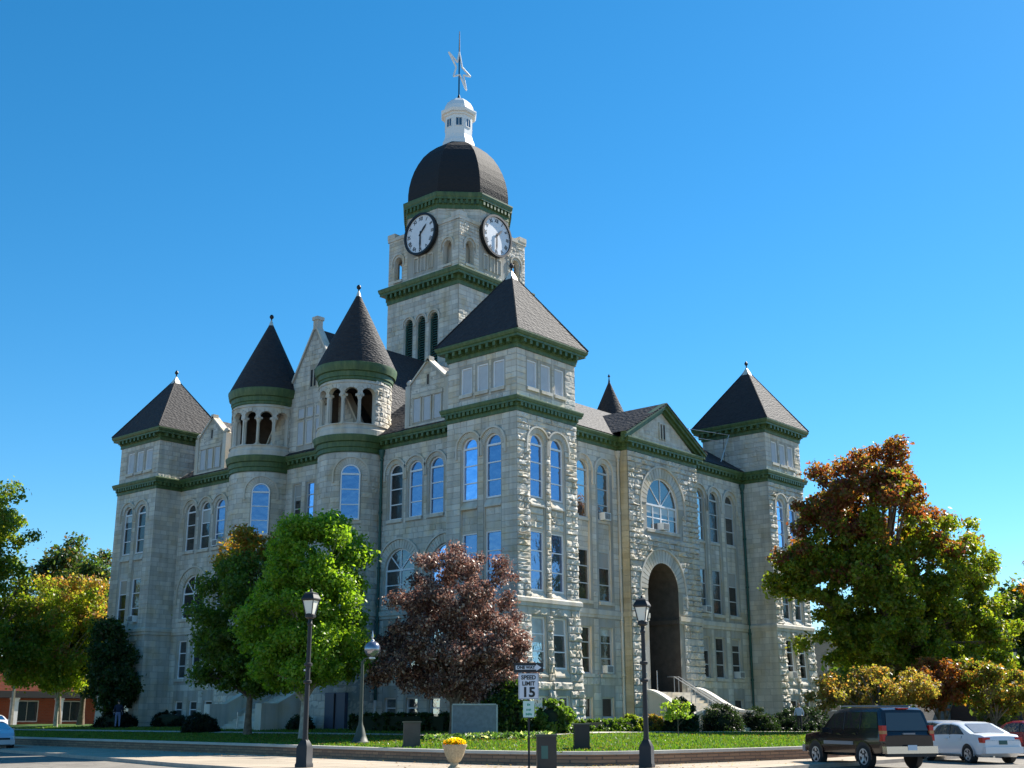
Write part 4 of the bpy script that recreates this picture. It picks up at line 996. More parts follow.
def gradcol(lo,hi,z0,z1,jit=.22,noise=1.0,xy=None):
    """two palettes of leaf colour: autumn tints above, green below (the leaves themselves have turned)"""
    lo=np.array(lo);hi=np.array(hi)
    def f(c,idx,n):
        t=(c[:,2]-z0)/(z1-z0)
        if xy is not None: t=t+(c[:,0]-xy[0])*xy[2]+(c[:,1]-xy[1])*xy[3]
        ph=np.sin(idx*12.9898)*43758.5453; cl=(ph-np.floor(ph))-.5
        t=t+cl*noise+rng.normal(0,.12,n)
        k1=rng.integers(0,len(lo),n); k2=rng.integers(0,len(hi),n); m=(t>.5)[:,None]
        return np.where(m,hi[k2],lo[k1])*rng.uniform(1-jit,1+jit,(n,1))
    return f
def crown_clumps(ells,k,rc,sd,core=.35,droop=0):
    r=np.random.default_rng(sd); out=[];rad=[]
    vol=np.array([e[3]*e[4]*e[5] for e in ells]); vol=vol**.8
    for i in range(k):
        e=ells[r.choice(len(ells),p=vol/vol.sum())]; d=r.normal(size=3); d/=np.linalg.norm(d); q=(core+(1-core)*r.random()**.45)
        if d[2]<-.3: d[2]*=.75
        q*=1+min(.08,r.normal(0,.05))
        out.append((e[0]+d[0]*e[3]*q,e[1]+d[1]*e[4]*q,e[2]+d[2]*e[5]*q)); rad.append(rc*r.uniform(.6,1.3)*(1.15 if q>.95 else 1))
    return np.array(out),np.array(rad)
def tree(name,label,x,y,ells,k,rc,n,leaf,colf,trunk_r,fork,sd,bark=None,cat='tree',group=None,limbs=14,stems=1,shell=.5,core=.35,z=None,lm=None):
    """ells are relative to (x,y,ground)"""
    z0=terr(x,y) if z is None else z
    t=thing(name,label,cat,(x,y,z0),group=group); bark=bark or M_bark
    Cc,rad=crown_clumps(ells,k,rc,sd,core); r=random.Random(sd); m=MB()
    top=max(e[2]+e[5]*.6 for e in ells); e0=max(ells,key=lambda e:e[5]*e[3])
    for s in range(stems):
        ox,oy=(0,0) if stems==1 else (r.uniform(-.25,.25),r.uniform(-.25,.25))
        pts=[];rr=[]
        tx,ty=e0[0]+r.uniform(-.3,.3)*(stems>1)*e0[3],e0[1]+r.uniform(-.3,.3)*(stems>1)*e0[4]
        H=e0[2]+e0[5]*.55
        for i in range(9):
            q=i/8; pts.append((ox+(tx-ox)*q**1.5+r.uniform(-.06,.06)*q*3*trunk_r*4,oy+(ty-oy)*q**1.5+r.uniform(-.06,.06)*q,-.15+(H+.15)*q)); rr.append(trunk_r*(1.35 if i==0 else 1)*(1-.82*q))
        m.tube(pts,rr,bark,10)
        for j in range(limbs//stems):
            c=Cc[r.randrange(len(Cc))]; i=min(7,max(2,int(8*(fork+ (c[2]-fork)*.45*r.uniform(.5,1))/H))) if H>0 else 4
            a=Vector(pts[i]); b=Vector(c); 
            if b.z<a.z: a=Vector(pts[max(2,int(8*fork/H))])
            mid=a.lerp(b,.5)+Vector((r.uniform(-.2,.2),r.uniform(-.2,.2),.12*(b-a).length)); r0=rr[i]*.55
            m.tube([a,a.lerp(mid,.5)+Vector((0,0,.04)),mid,mid.lerp(b,.55),b],[r0,r0*.8,r0*.55,r0*.35,r0*.12],bark,6)
            for _ in range(2):
                b2=b+Vector((r.uniform(-1,1),r.uniform(-1,1),r.uniform(-.3,1)))*rc*1.2; m.tube([mid,mid.lerp(b2,.6),b2],[r0*.35,r0*.2,r0*.06],bark,5)
    m.build('trunk',t,auto=60)
    leaves('crown',Cc,rad,n,leaf,colf,t,shell=shell,lm=lm)
    return t
GREEN=[(.11,.20,.02),(.15,.25,.025),(.08,.155,.02)]
# bright green tree left of centre
tree('leafy_tree','bright green full-crowned tree directly behind the left street lamp',-11.3,3.6,
 [(0,0,5.3,3.0,3.0,3.0),(.1,0,8.1,2.4,2.4,2.6),(0,0,3.6,2.8,2.8,1.7)],260,.58,105000,.14,mixcol(GREEN+[(.19,.27,.03)],[3,4,1,2]),.17,1.7,41,bark=M_barkpale,limbs=22,core=.4)
tree('leafy_tree','dark green tree with an orange-tinged top behind the bright green tree',-8.0,12.2,
 [(0,0,6.0,3.0,3.0,3.6),(-.2,.2,9.0,1.9,1.9,2.0),(.8,-1.0,3.6,2.5,2.5,2.0),(-.2,.3,3.6,2.4,2.4,1.6)],220,.62,72000,.16,gradcol([(.075,.125,.022),(.10,.15,.025)],[(.26,.13,.03),(.17,.17,.03)],8.0,11.0,noise=.5),.2,1.9,42,limbs=16,core=.45)
# purple-leaved plum
PL=[(.16,.088,.068),(.24,.155,.115),(.10,.056,.048),(.42,.33,.26)]
tree('purple_plum_tree','wide purple-brown leaved plum tree behind the granite memorial',-5.8,-1.2,
 [(0,0,4.6,3.3,3.3,2.9),(-.9,.9,3.6,3.1,3.1,2.2),(-.4,.5,6.6,2.6,2.6,2.3),(.6,-.7,7.0,1.9,1.9,1.7),(-2.2,2.3,3.2,1.5,1.5,1.4),(1.3,-1.4,3.4,2.0,2.0,2.0),(.3,-.3,2.6,2.4,2.4,1.3)],330,.46,90000,.115,mixcol(PL,[3,3,3,2.5]),.16,1.0,43,limbs=34,stems=4,shell=.65,core=.4,lm=M_leafp)
# small maple at the left
tree('maple_tree','young orange-topped yellow-green maple with a slim pale trunk near the left edge',-1.5,44.2,
 [(0,0,5.9,3.8,3.8,3.3),(0,0,8.8,2.9,2.9,3.1),(.0,0,3.8,3.4,3.4,1.5)],150,.78,42000,.20,gradcol([(.19,.25,.03),(.15,.22,.025),(.26,.26,.04)],[(.27,.13,.06),(.25,.19,.06),(.21,.22,.05)],5.6,11.4,noise=1.2),.13,1.9,44,bark=M_barkpale,limbs=16,core=.4)
tree('leafy_tree','tall yellow-green tree cut by the left edge of the photo',-7.6,43.5,
 [(-1.3,.6,10.5,3.4,3.4,4.2),(-.9,0,14.6,3.0,3.0,3.0),(.2,-.2,6.4,3.6,3.6,3.2)],160,.85,40000,.22,mixcol([(.12,.16,.02),(.085,.14,.018),(.17,.17,.03)],[3,3,1]),.25,3,45,limbs=16,core=.35)
tree('leafy_tree','dark green bushy tree just left of the far left corner tower',-1.9,36.9,
 [(.2,-.2,3.6,1.5,1.5,2.2),(-.2,.2,5.8,1.0,1.0,1.6),(.4,-.6,2.6,1.7,1.7,1.5)],110,.62,24000,.2,mixcol([(.03,.065,.022),(.045,.08,.025),(.07,.075,.03)],[3,3,1]),.22,1.2,46,limbs=10,core=.4)
tree('leafy_tree','dark tree with russet tints rising behind the small orange-topped maple',4.0,54,
 [(0,0,12.0,4.0,4.0,3.4),(-.6,.4,8.0,4.6,4.6,4.0)],110,.95,24000,.27,mixcol([(.035,.065,.022),(.11,.07,.03),(.05,.08,.025)],[3,1,2]),.25,2,47,limbs=10)
tree('leafy_tree','dark olive tree between the orange-topped maple and the far left corner tower',2.2,47.2,
 [(0,0,6.0,3.0,3.0,4.6),(-.3,.2,10.2,2.4,2.4,2.4)],120,.75,30000,.22,mixcol([(.04,.08,.025),(.055,.09,.028),(.08,.085,.03)],[3,3,1]),.25,1.5,57,limbs=10)
# big red-topped maple at right
RED=[(.17,.045,.03),(.20,.08,.03),(.14,.11,.03)]; GRN=[(.09,.14,.016),(.13,.18,.018),(.17,.20,.022)]
tree('maple_tree','very large maple with a red-brown top in front of the far right corner tower',22.3,-10.4,
 [(0,0,12.4,4.3,4.3,4.6),(-1.9,2.0,11.2,3.0,3.0,3.6),(-2.9,3.1,9.2,2.2,2.2,2.3),(2.4,-2.9,9.6,3.4,3.4,3.8),(3.8,-4.4,7.0,2.6,2.8,3.2),(0,-.2,6.8,4.2,4.2,3.4),(-1.6,1.9,5.2,2.6,2.6,2.2),(.2,0,15.6,3.3,3.3,2.2),(2.8,-3.3,5.0,3.2,3.2,2.8),(-2.4,-.8,6.0,2.3,2.3,2.6),(-1.9,-.7,9.4,2.4,2.4,2.6),(-3.6,3.9,9.2,1.5,1.5,1.2),(1.0,-1.5,3.6,3.4,3.4,1.7)],720,.58,150000,.20,
 gradcol(GRN+[(.14,.13,.015)],RED,11.0,18,noise=.8,xy=(22.3,-10.4,-.01,.01)),.42,2.6,48,limbs=46,shell=.5,core=.3)
tree('maple_tree','orange and green tree filling the right edge beyond the far street lamp',46.5,-14.2,
 [(0,0,8.6,3.6,3.6,4.3),(2.5,-2.5,6.5,4,4,4),(-.6,.8,5.5,2.8,2.8,3.2)],120,1.05,26000,.34,gradcol([(.04,.065,.015),(.06,.09,.015)],[(.30,.13,.02),(.22,.14,.02)],8.6,13.5,noise=.7,),.35,2,49,limbs=14)
tree('leafy_tree','dark green tree between the big red-topped maple and the right edge tree',52,-8.5,
 [(0,0,6.6,4.8,4.8,4.6),(-2,2,4.6,3.6,3.6,3.4)],120,1.2,24000,.4,mixcol([(.03,.06,.016),(.05,.08,.018)],[1,1]),.35,2,50,limbs=10)
ORN=[(.30,.13,.03),(.24,.14,.035),(.20,.16,.04),(.27,.085,.025)]
tree('crab_apple_tree','low spreading small tree with yellow-orange leaves rising just behind the dark sport utility vehicle',13.0,-13.9,
 [(0,0,2.4,2.6,2.6,1.15),(1.2,-1.2,2.5,1.7,1.7,1.15),(-1.6,1.6,2.1,1.5,1.5,.9)],130,.34,17000,.12,mixcol([(.26,.18,.07),(.21,.18,.06),(.17,.17,.045),(.27,.13,.05)],[3,3,3,2]),.12,.6,51,limbs=24,stems=3,shell=.6)
tree('crab_apple_tree','small tree with deep orange leaves between the yellow-orange tree and the white sedan',17.0,-15.6,
 [(0,0,2.5,1.7,1.7,1.5),(.4,-.4,3.2,1.0,1.0,.9)],90,.36,13000,.13,mixcol([(.22,.085,.03),(.20,.06,.025),(.14,.10,.03)],[3,3,2]),.1,.6,52,limbs=14,stems=2)
tree('crab_apple_tree','small yellow-green and orange tree above the roof of the white sedan',18.5,-18.6+.6,
 [(0,0,2.4,2.0,2.0,1.4),(1.4,-1.2,2.0,1.7,1.7,1.1),(-.6,.6,3.2,1.2,1.2,.9)],100,.38,16000,.14,mixcol([(.14,.14,.03),(.11,.14,.025),(.22,.11,.03)],[3,3,2]),.1,.6,53,limbs=16,stems=2)
# bare tree far left
bt=thing('bare_tree','thin leafless tree standing beyond the dark tree beside the far left corner tower','tree',(2.0,58,0)); m=MB(); r=random.Random(5)
def br(a,d,L,rad,dep):
    b=a+d*L; m.tube([a,a.lerp(b,.5)+Vector((r.uniform(-.05,.05)*L,r.uniform(-.05,.05)*L,0)),b],[rad,rad*.8,rad*.62],M_barkpale,5,False)
    if dep==0: return
    for _ in range(3 if dep>1 else 4):
        nd=(d+Vector((r.uniform(-.7,.7),r.uniform(-.7,.7),r.uniform(-.1,.5)))).normalized(); br(b,nd,L*r.uniform(.6,.85),rad*.55,dep-1)
br(Vector((0,0,-.5)),Vector((0,0,1)),4.0,.20,6); m.build('trunk',bt)
# small trees and shrubs near the building
tree('young_tree','tiny young tree with sparse pale green leaves on the lawn before the entrance steps',-1.1,-10.6,
 [(0,0,1.15,.75,.75,.42)],22,.2,650,.11,mixcol([(.2,.26,.05),(.12,.2,.03)],[1,1]),.025,.5,60,limbs=10)
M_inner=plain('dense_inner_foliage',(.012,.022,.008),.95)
def shrub(name,label,x,y,a,b,h,n,cols,sd,leaf=.085,group=None,rz=0,cat='shrub',z=None,sq=False):
    z0=terr(x,y) if z is None else z; t=thing(name,label,cat,(x,y,z0),rz,group=group)
    r=np.random.default_rng(sd); k=int(n/90)
    d=r.normal(size=(k,3)); d/=np.linalg.norm(d,axis=1)[:,None]; d[:,2]=np.abs(d[:,2])
    if sq: d=d/np.max(np.abs(d),axis=1)[:,None]*.95
    C=np.stack([d[:,0]*a*.86,d[:,1]*b*.86,d[:,2]*h*.86],1); C[:,2]=np.maximum(C[:,2],.12)
    low=C.copy(); low[:,2]*=r.random(k)*.7; C=np.concatenate([C,low]); low[:,:2]=C[:k,:2]
    rad=np.full(len(C),.16*max(.8,min(a,b,h)))*r.uniform(.7,1.4,len(C))
    leaves('foliage',C,rad,int(n*1.5),leaf*1.15,mixcol(cols,[1]*len(cols)),t,shell=.6)
    m=MB(); # dense twiggy inside
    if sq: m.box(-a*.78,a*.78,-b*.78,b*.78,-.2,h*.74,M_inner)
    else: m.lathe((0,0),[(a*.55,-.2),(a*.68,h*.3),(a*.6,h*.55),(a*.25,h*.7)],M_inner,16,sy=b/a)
    for _ in range(5): m.tube([(0,0,-.1),(r.uniform(-.5,.5)*a,r.uniform(-.5,.5)*b,h*.7)],[.04,.015],M_bark,5)
    m.build('branches',t); return t
DG=[(.022,.045,.014),(.03,.06,.016)]; YG=[(.10,.15,.02),(.14,.17,.03)]; MG=[(.05,.10,.014),(.07,.12,.016)]
shrub('hedge','low clipped green hedge behind the yellow-green shrubs by the corner tower',3.6,-3.0,3.0,.55,.62,12000,MG,1,rz=.0,cat='hedge',sq=True)
shrub('hedge','long dark clipped hedge along the shaded wall behind the granite memorial',-1.6,6.9,4.6,.7,1.0,12000,DG,2,rz=pi/2,cat='hedge',sq=True)
shrub('shrub','yellow-green rounded shrub beside the clipped hedge near the corner tower',5.9,-3.0,.95,.8,.95,4500,YG,3)
shrub('shrub','orange-tipped yellow shrub nearest the left side of the entrance steps',7.3,-3.6,.9,.8,.9,4500,[(.2,.17,.03),(.26,.12,.03),(.12,.14,.02)],4)
shrub('evergreen_shrub','dark upright evergreen shrub in front of the left cheek of the entrance steps',7.2,-5.4,.95,.95,2.0,9000,[(.012,.03,.012),(.02,.045,.014)],5)
shrub('evergreen_shrub','dark globe-shaped shrub at the foot of the curved right cheek wall',14.6,-3.3,1.5,1.4,1.75,9000,[(.010,.022,.012),(.016,.03,.014)],6,leaf=.07)
shrub('evergreen_shrub','dark rounded shrub between the globe-shaped shrub and the long far-right hedge',20.2,-2.6,1.6,1.3,1.55,8000,[(.010,.022,.012),(.016,.03,.014)],7,leaf=.07)
shrub('hedge','long dark rounded hedge below the far right corner tower where a person walks by',28.4,-1.4,4.6,1.2,1.75,16000,[(.008,.018,.016),(.014,.026,.018)],8,leaf=.08,cat='hedge')
shrub('shrub','bright yellow-green shrub at the right foot of the far right corner tower',35.6,-2.6,1.5,1.5,2.4,6000,[(.2,.25,.03),(.14,.2,.03)],9,leaf=.14)
shrub('evergreen_shrub','dark mushroom-shaped shrub in the shade before the left entrance steps',-6.2,19.2,1.25,1.1,1.15,7000,[(.012,.02,.014),(.018,.028,.016)],10,leaf=.07)
shrub('evergreen_shrub','dark low shrub at the foot of the far left corner tower behind the standing person',-1.3,36.4,1.3,2.2,1.3,6000,[(.01,.018,.012),(.015,.028,.016)],11,leaf=.08)
shrub('evergreen_shrub','dark low shrub under the ground-floor windows beside the far left corner tower',.9,33.2,.8,2.2,1.15,5000,[(.01,.02,.012),(.015,.03,.016)],12,leaf=.08)
shrub('evergreen_shrub','small dark shrub to the right of the left entrance steps',-1.8,15.4,.9,.9,.9,3500,[(.012,.03,.02),(.02,.04,.02)],13,leaf=.07)
shrub('shrub','tall dark green shrub between the granite memorial and the corner tower',-4.6,-3.2,1.6,1.6,2.7,14000,[(.035,.075,.014),(.05,.09,.015),(.02,.05,.012)],14,leaf=.12)
shrub('shrub','loose light green shrub with long leaves in front of the corner tower base',-3.3,-5.1,1.1,1.1,1.7,4500,[(.09,.15,.03),(.06,.11,.02)],15,leaf=.15)
shrub('flower_bed_plants','low pale-leaved bedding plants massed in front of the granite memorial','',0,0,0,0,0,0,0) if False else None
def bed():
    n=2600; x=-9.2+rng.normal(0,1,n)*0; 
    t_=rng.uniform(-2.6,3.2,n); w_=rng.normal(0,.6,n); x=-9.3+t_*.62+w_*.6; y=-6.0-t_*.72+w_*.6
    z=np.array([terr(a,b) for a,b in zip(x,y)]); V=np.empty((n,4,3)); h=rng.uniform(.02,.2,n); s=rng.uniform(.07,.16,n)[:,None]
    ctr=np.stack([x,y,z+h],1); nr=rng.normal(size=(n,3))+np.array([0,0,.6]); nr/=np.linalg.norm(nr,axis=1)[:,None]; t2=np.cross(nr,rng.normal(size=(n,3))); t2/=np.linalg.norm(t2,axis=1)[:,None]; b2=np.cross(nr,t2)
    V[:,0]=ctr-t2*s; V[:,1]=ctr+b2*s*.4; V[:,2]=ctr+t2*s; V[:,3]=ctr-b2*s*.4
    c=np.array([(.05,.10,.03),(.10,.16,.06),(.42,.45,.36),(.03,.07,.02)])[rng.choice(4,n,p=[.38,.2,.10,.32])]
    o=mesh_np('bedding_plants',V.reshape(-1,3),4,c,M_leaf); tag(o,'low pale-leaved bedding plants massed along the foot of the granite memorial','plants',kind='stuff')
bed()

def fallen():
    n=5200; cx=rng.choice(5,n,p=[.3,.25,.2,.15,.1]); c=np.array([(-9,-3.5),(-11,4),(10,-15),(-15,-15.5),(2,-15)])[cx]; x=c[:,0]+rng.normal(0,3.4,n); y=c[:,1]+rng.normal(0,3.4,n)
    xw=np.interp(y,*WALLX); yw=np.interp(x,*WALLY); d=np.minimum(x-xw,y-yw); ok=((d>.4)|(d<-.4))&~((x>-.8)&(y>-1))&(d>-5); x,y,d=x[ok],y[ok],d[ok]; n=len(x)
    gb=-.05+.0037*np.maximum(y,0)-.011*np.maximum(x,0); z=np.where(d>0,-.42+(gb+.42)*np.clip(d/14,0,1)+.03,-.825); s=rng.uniform(.03,.06,n); a=rng.uniform(0,2*pi,n); V=np.empty((n,4,3))
    for k in range(4): V[:,k]=np.stack([x+s*np.cos(a+k*pi/2)*(1 if k%2 else .6),y+s*np.sin(a+k*pi/2)*(1 if k%2 else .6),z+rng.uniform(0,.03,n)],1)
    col=np.array([(.24,.13,.04),(.18,.09,.04),(.26,.2,.05),(.10,.05,.03)])[rng.choice(4,n)]
    tag(mesh_np('fallen_leaves',V.reshape(-1,3),4,col,M_leaf),'scattered brown and yellow fallen leaves on the lawn and pavement','leaves',kind='stuff')
fallen()
# ================================================================= STREET OBJECTS
# street lamps
def lamp(x,y,z,label,h=5.55,rz=0.35):
    t=thing('street_lamp',label,'street lamp',(x,y,z),rz,group='lantern street lamps on dark posts'); 
    m=MB(); m.lathe((0,0),[(.30,-.02),(.30,.1),(.27,.14),(.27,.62),(.16,.80),(.10,.86)],M_lampblk,4,True,rot=pi/4); m.build('base',t,auto=30)
    m=MB(); m.lathe((0,0),[(.105,.80),(.085,1.0),(.068,h-1.0),(.085,h-.98),(.085,h-.92),(.07,h-.9),(.065,h-.75)],M_lampblk,12)
    for z_ in (2.6,3.15): m.lathe((0,0),[(.10,z_),(.135,z_+.02),(.135,z_+.09),(.10,z_+.11)],M_lampblk,12)
    m.box(-.03,.03,.09,.14,3.0,3.06,M_metal); m.build('post',t,auto=35)
    m=MB(); z0=h-.78
    m.lathe((0,0),[(.08,z0),(.17,z0+.05),(.17,z0+.14),(.12,z0+.18)],M_lampblk,12)
    m.lathe((0,0),[(.31,z0+.60),(.335,z0+.63),(.335,z0+.67),(.24,z0+.80),(.24,z0+.84),(.10,z0+.89),(.05,z0+.90),(.04,z0+.96),(.01,z0+.99)],M_lampblk,4,True,rot=pi/4)
    for k in range(4):
        a=pi/4+k*pi/2; c,s=math.cos(a),math.sin(a); m.tube([(.17*c,.17*s,z0+.16),(.285*c,.285*s,z0+.62)],.018,M_lampblk,5)
    m.build('lantern',t)
    g=MB(); g.lathe((0,0),[(.16,z0+.17),(.27,z0+.60)],M_frost,4,True,rot=pi/4); g.build('lamp_shade',t)
    return t
lamp(-22.86,-10.63,-.83,'dark street lamp with a square frosted lantern in front of the bright green tree',h=5.45)
lamp(-16.18,-19.29,-.83,'dark street lamp with a square frosted lantern in front of the entrance arch',h=5.15)
lamp(39.6,-12.3,-.45,'distant street lamp with a pale lantern standing before the dark trees at the right edge')
# globe lamp on the lawn
M_globe=glassmat('clear_globe_glass',(.10,.10,.13),.20,rough=.08,bright=(.9,.9,1))
x,y=-13.6,-2.98; z=terr(x,y); t=thing('globe_lamp','slim grey-green lamp post with one clear glass globe left of the plum tree','lamp post',(x,y,z),R(-49))
m=MB(); M_oldgr=plain('weathered_bronze',(.05,.06,.045),.6,noise=.2)
m.lathe((0,0),[(.42,-.05),(.42,.03),(.33,.08),(.24,.3),(.16,.6),(.10,.75),(.085,.9),(.07,3.0),(.06,3.35)],M_oldgr,14); m.build('post',t,auto=40)
m=MB(); m.tube([(0,0,3.2),(.06,0,3.42),(.22,0,3.48),(.40,0,3.42)],[.05,.04,.035,.05],M_oldgr,8); m.lathe((.40,0),[(.06,3.38),(.14,3.44),(.14,3.5),(.08,3.52)],M_metal,12); m.build('arm',t,auto=40)
m=MB(); m.lathe((.40,0),[(.02,3.47)]+[(.355*math.sin(a),3.84-.355*math.cos(a)) for a in [pi*i/14 for i in range(1,14)]]+[(.01,4.195)],M_globe,24,True); m.build('globe',t,smooth=True)
m=MB(); m.lathe((.40,0),[(.1,4.15),(.08,4.22),(.03,4.26),(.05,4.36),(.01,4.62)],M_metal,8); m.build('finial',t)
# memorial stones
M_granite=plain('grey_granite',(.19,.195,.21),.5,noise=.18,nscale=6,bump=.15,bscale=60,bdist=.005)
M_graned=plain('rough_pale_granite_edge',(.50,.48,.44),.9,noise=.15,nscale=8,bump=.8,bscale=25)
M_darkgran=plain('dark_granite',(.03,.028,.026),.55,noise=.25,nscale=5)
cam_yaw=R(40.94)
def facing(x,y): return math.atan2(y+41.742,x+48.514)   # direction from viewer's street corner to the object
x,y=-8.0,-4.3; z=terr(x,y); fa=facing(x,y); t=thing('granite_memorial','large upright grey granite memorial slab on the lawn under the purple plum tree','memorial',(x,y,z-.05),fa-pi/2+R(6))
m=MB(); m.box(-.98,.98,-.14,.14,0,1.44,M_granite); m.box(-.975,.975,-.17,.17,1.44,1.50,M_graned); m.box(.98,1.05,-.16,.16,0,1.46,M_graned); m.box(-1.0,-.98,-.15,.15,0,1.44,M_graned); sl_=m.build('slab',t)
def stub(x,y,w,d,h,label,rz=0,mt=None,cap=True,name='stone_marker',cat='stone marker'):
    mt=mt or M_darkgran; z=terr(x,y); t=thing(name,label,cat,(x,y,z-.04),facing(x,y)-pi/2+rz)
    m=MB(); m.box(-w/2,w/2,-d/2,d/2,0,h,mt); m.box(-w/2-.03,w/2+.03,-d/2-.03,d/2+.03,0,.12,mt); m.build('body',t)
    m=MB(); 
    if cap: m.box(-w/2-.04,w/2+.04,-d/2-.04,d/2+.04,h,h+.05,M_graned if mt is M_darkgran else M_oldgr); m.build('cap',t)
    return t
stub(-15.65,-8.15,.62,.5,.92,'low square brown stone marker on the lawn between the globe lamp and the granite memorial',R(4),plain('brown_granite',(.06,.052,.047),.6,noise=.2))
stub(-14.5,-15.4,.52,.5,.84,'low black square box on the lawn edge right of the street signs',R(6),plain('black_painted_steel',(.01,.01,.011),.5),name='litter_bin',cat='bin')
t=thing('utility_box','dark brown upright utility box on the pavement beside the street sign post','utility box',(-19.78,-18.15,-.84),facing(-19.78,-18.15)-pi/2+R(5))
M_ub=plain('brown_metal_box',(.03,.026,.022),.5,noise=.15); m=MB(); m.box(-.29,.29,-.2,.2,0,.98,M_ub); m.build('body',t); m=MB(); m.box(-.31,.31,-.22,.22,.98,1.05,M_oldgr); m.build('lid',t)
m=MB(); m.box(-.17,.03,-.207,-.2,.35,.72,plain('faded_teal_sticker',(.05,.13,.11),.6)); m.build('sticker',t)
# planter with yellow flowers
x,y=-21.13,-15.63; t=thing('flower_planter','stone urn planter full of yellow flowers at the pavement corner below the memorial','planter',(x,y,-.84))
M_urn=plain('pebbled_stone_urn',(.40,.33,.22),.9,noise=.25,nscale=18,bump=.6,bscale=45)
m=MB(); m.lathe((0,0),[(.20,0),(.20,.08),(.13,.14),(.12,.22),(.2,.27),(.29,.45),(.355,.66),(.385,.70),(.385,.75),(.33,.75),(.30,.70),(.02,.70)],M_urn,28); m.build('urn',t,auto=40)
n=1500; a=rng.uniform(0,2*pi,n); r_=.34*np.sqrt(rng.random(n)); ctr=np.stack([r_*np.cos(a),r_*np.sin(a),.74+.2*np.sqrt(np.clip(1-(r_/.37)**2,0,1))*rng.uniform(.2,1,n)],1)
nr=rng.normal(size=(n,3))*.6+np.array([0,0,1]); nr/=np.linalg.norm(nr,axis=1)[:,None]; t2=np.cross(nr,rng.normal(size=(n,3))); t2/=np.linalg.norm(t2,axis=1)[:,None]; b2=np.cross(nr,t2); s=.035
V=np.empty((n,4,3)); V[:,0]=ctr-t2*s;V[:,1]=ctr+b2*s;V[:,2]=ctr+t2*s;V[:,3]=ctr-b2*s
mesh_np('flowers',V.reshape(-1,3),4,np.array([(.75,.55,.01),(.7,.42,.01),(.10,.16,.03)])[rng.choice(3,n,p=[.6,.15,.25])],M_leaf,t)
# street signs on one post
M_signw=plain('reflective_white_sign',(.62,.65,.72),.4); M_signb=plain('black_sign_paint',(.012,.012,.014),.5); M_mint=plain('pale_mint_sign',(.50,.68,.64),.5); M_teal=plain('green_sign_lettering',(.02,.28,.18),.5)
sx_,sy_=-20.0,-17.65; sp=thing('street_sign','one-way arrow, speed limit 15 and small green notice on one dark post','street sign',(sx_,sy_,-.84),facing(sx_,sy_)-pi/2)
sp.location.z-=.12
m=MB(); m.box(-.03,.03,.0,.05,0,3.32,M_lampblk); m.build('post',sp)
def lett(mb,s,size,x,z,m,y=-.035,bold=0.0,sx=1.0):
    vs,fs=txt(s,size,.002,bold); mb.add([(x+v.x*sx,y-.001-v.z,z+v.y) for v in vs],fs,m)
f_=33.6
o=MB(); o.box(-.45,.45,-.03,-.012,2.99,3.27,M_signb); ow=o.build('one_way_sign',sp)
o=MB(); o.add([(x_,-.032,z_) for x_,z_ in ((-.39,3.07),(.24,3.07),(.24,3.03),(.40,3.13),(.24,3.23),(.24,3.19),(-.39,3.19))],[tuple(range(7))],M_signw); 
o.build('arrow',ow); o=MB(); lett(o,'ONE WAY',.125,-.08,3.13,M_signb,-.036,.006,.95); o.build('lettering',ow)
o=MB(); o.box(-.31,.31,-.03,-.012,2.19,2.96,M_signw); sl=o.build('speed_limit_sign',sp)
o=MB(); lett(o,'SPEED',.17,0,2.83,M_signb,-.034,.006,.98); lett(o,'LIMIT',.17,0,2.65,M_signb,-.034,.006,.98); lett(o,'15',.40,0,2.385,M_signb,-.034,.014,1.05)
for a,b,c,d in ((-.295,.295,2.205,2.213),(-.295,.295,2.937,2.945),(-.295,-.287,2.205,2.945),(.287,.295,2.205,2.945)): o.box(a,b,-.033,-.03,c,d,M_signb)
o.build('lettering',sl)
o=MB(); o.box(-.17,.17,-.03,-.012,1.66,2.14,M_mint); nt_=o.build('notice_sign',sp)
o=MB()
for z_,w_,h_ in ((2.03,.10,.07),(1.88,.15,.06),(1.75,.19,.07)):
    k=int(w_/.035); 
    for i in range(k): o.box(-w_/2+i*w_/k+.004,-w_/2+(i+1)*w_/k-.004,-.033,-.03,z_-h_/2+(.01 if i%2 else 0),z_+h_/2-(.012 if i%3==1 else 0),M_teal)
o.build('lettering',nt_)
# ---------------------------------------------------------------- cars
M_tyre=plain('tyre_rubber',(.015,.015,.016),.8); M_alloy=plain('alloy_wheel',(.55,.56,.58),.35,.6)
M_paintB=plain('dark_plum_car_paint',(.016,.010,.012),.22,.3); M_paintW=plain('white_car_paint',(.70,.71,.74),.25); M_paintR=plain('red_car_paint',(.25,.012,.02),.25); M_paintS=plain('silver_car_paint',(.45,.50,.58),.3,.4)
for mm in (M_paintB,M_paintW,M_paintR,M_paintS): mm.node_tree.nodes['Principled BSDF'].inputs['Coat Weight'].default_value=.5
M_trim=plain('grey_car_trim',(.22,.22,.24),.5); M_redl=plain('red_tail_lamp',(.45,.012,.015),.2); M_amber=plain('amber_lamp',(.45,.20,.08),.25); M_plate=plain('pale_licence_plate',(.50,.58,.68),.5); M_plateG=plain('dark_green_plate',(.03,.10,.09),.5)
M_chrome=plain('chrome',(.7,.7,.7),.15,1.0); M_carglass=glassmat('car_glass',(.01,.012,.015),.12); M_rearglass=glassmat('tinted_rear_glass',(.06,.057,.055),.03,rough=.14,bright=(.8,.75,.7),fres=.3); M_plast=plain('black_plastic',(.015,.015,.017),.6)
def prof(xs,tab): return np.interp(xs,[a for a,_ in tab],[b for _,b in tab])
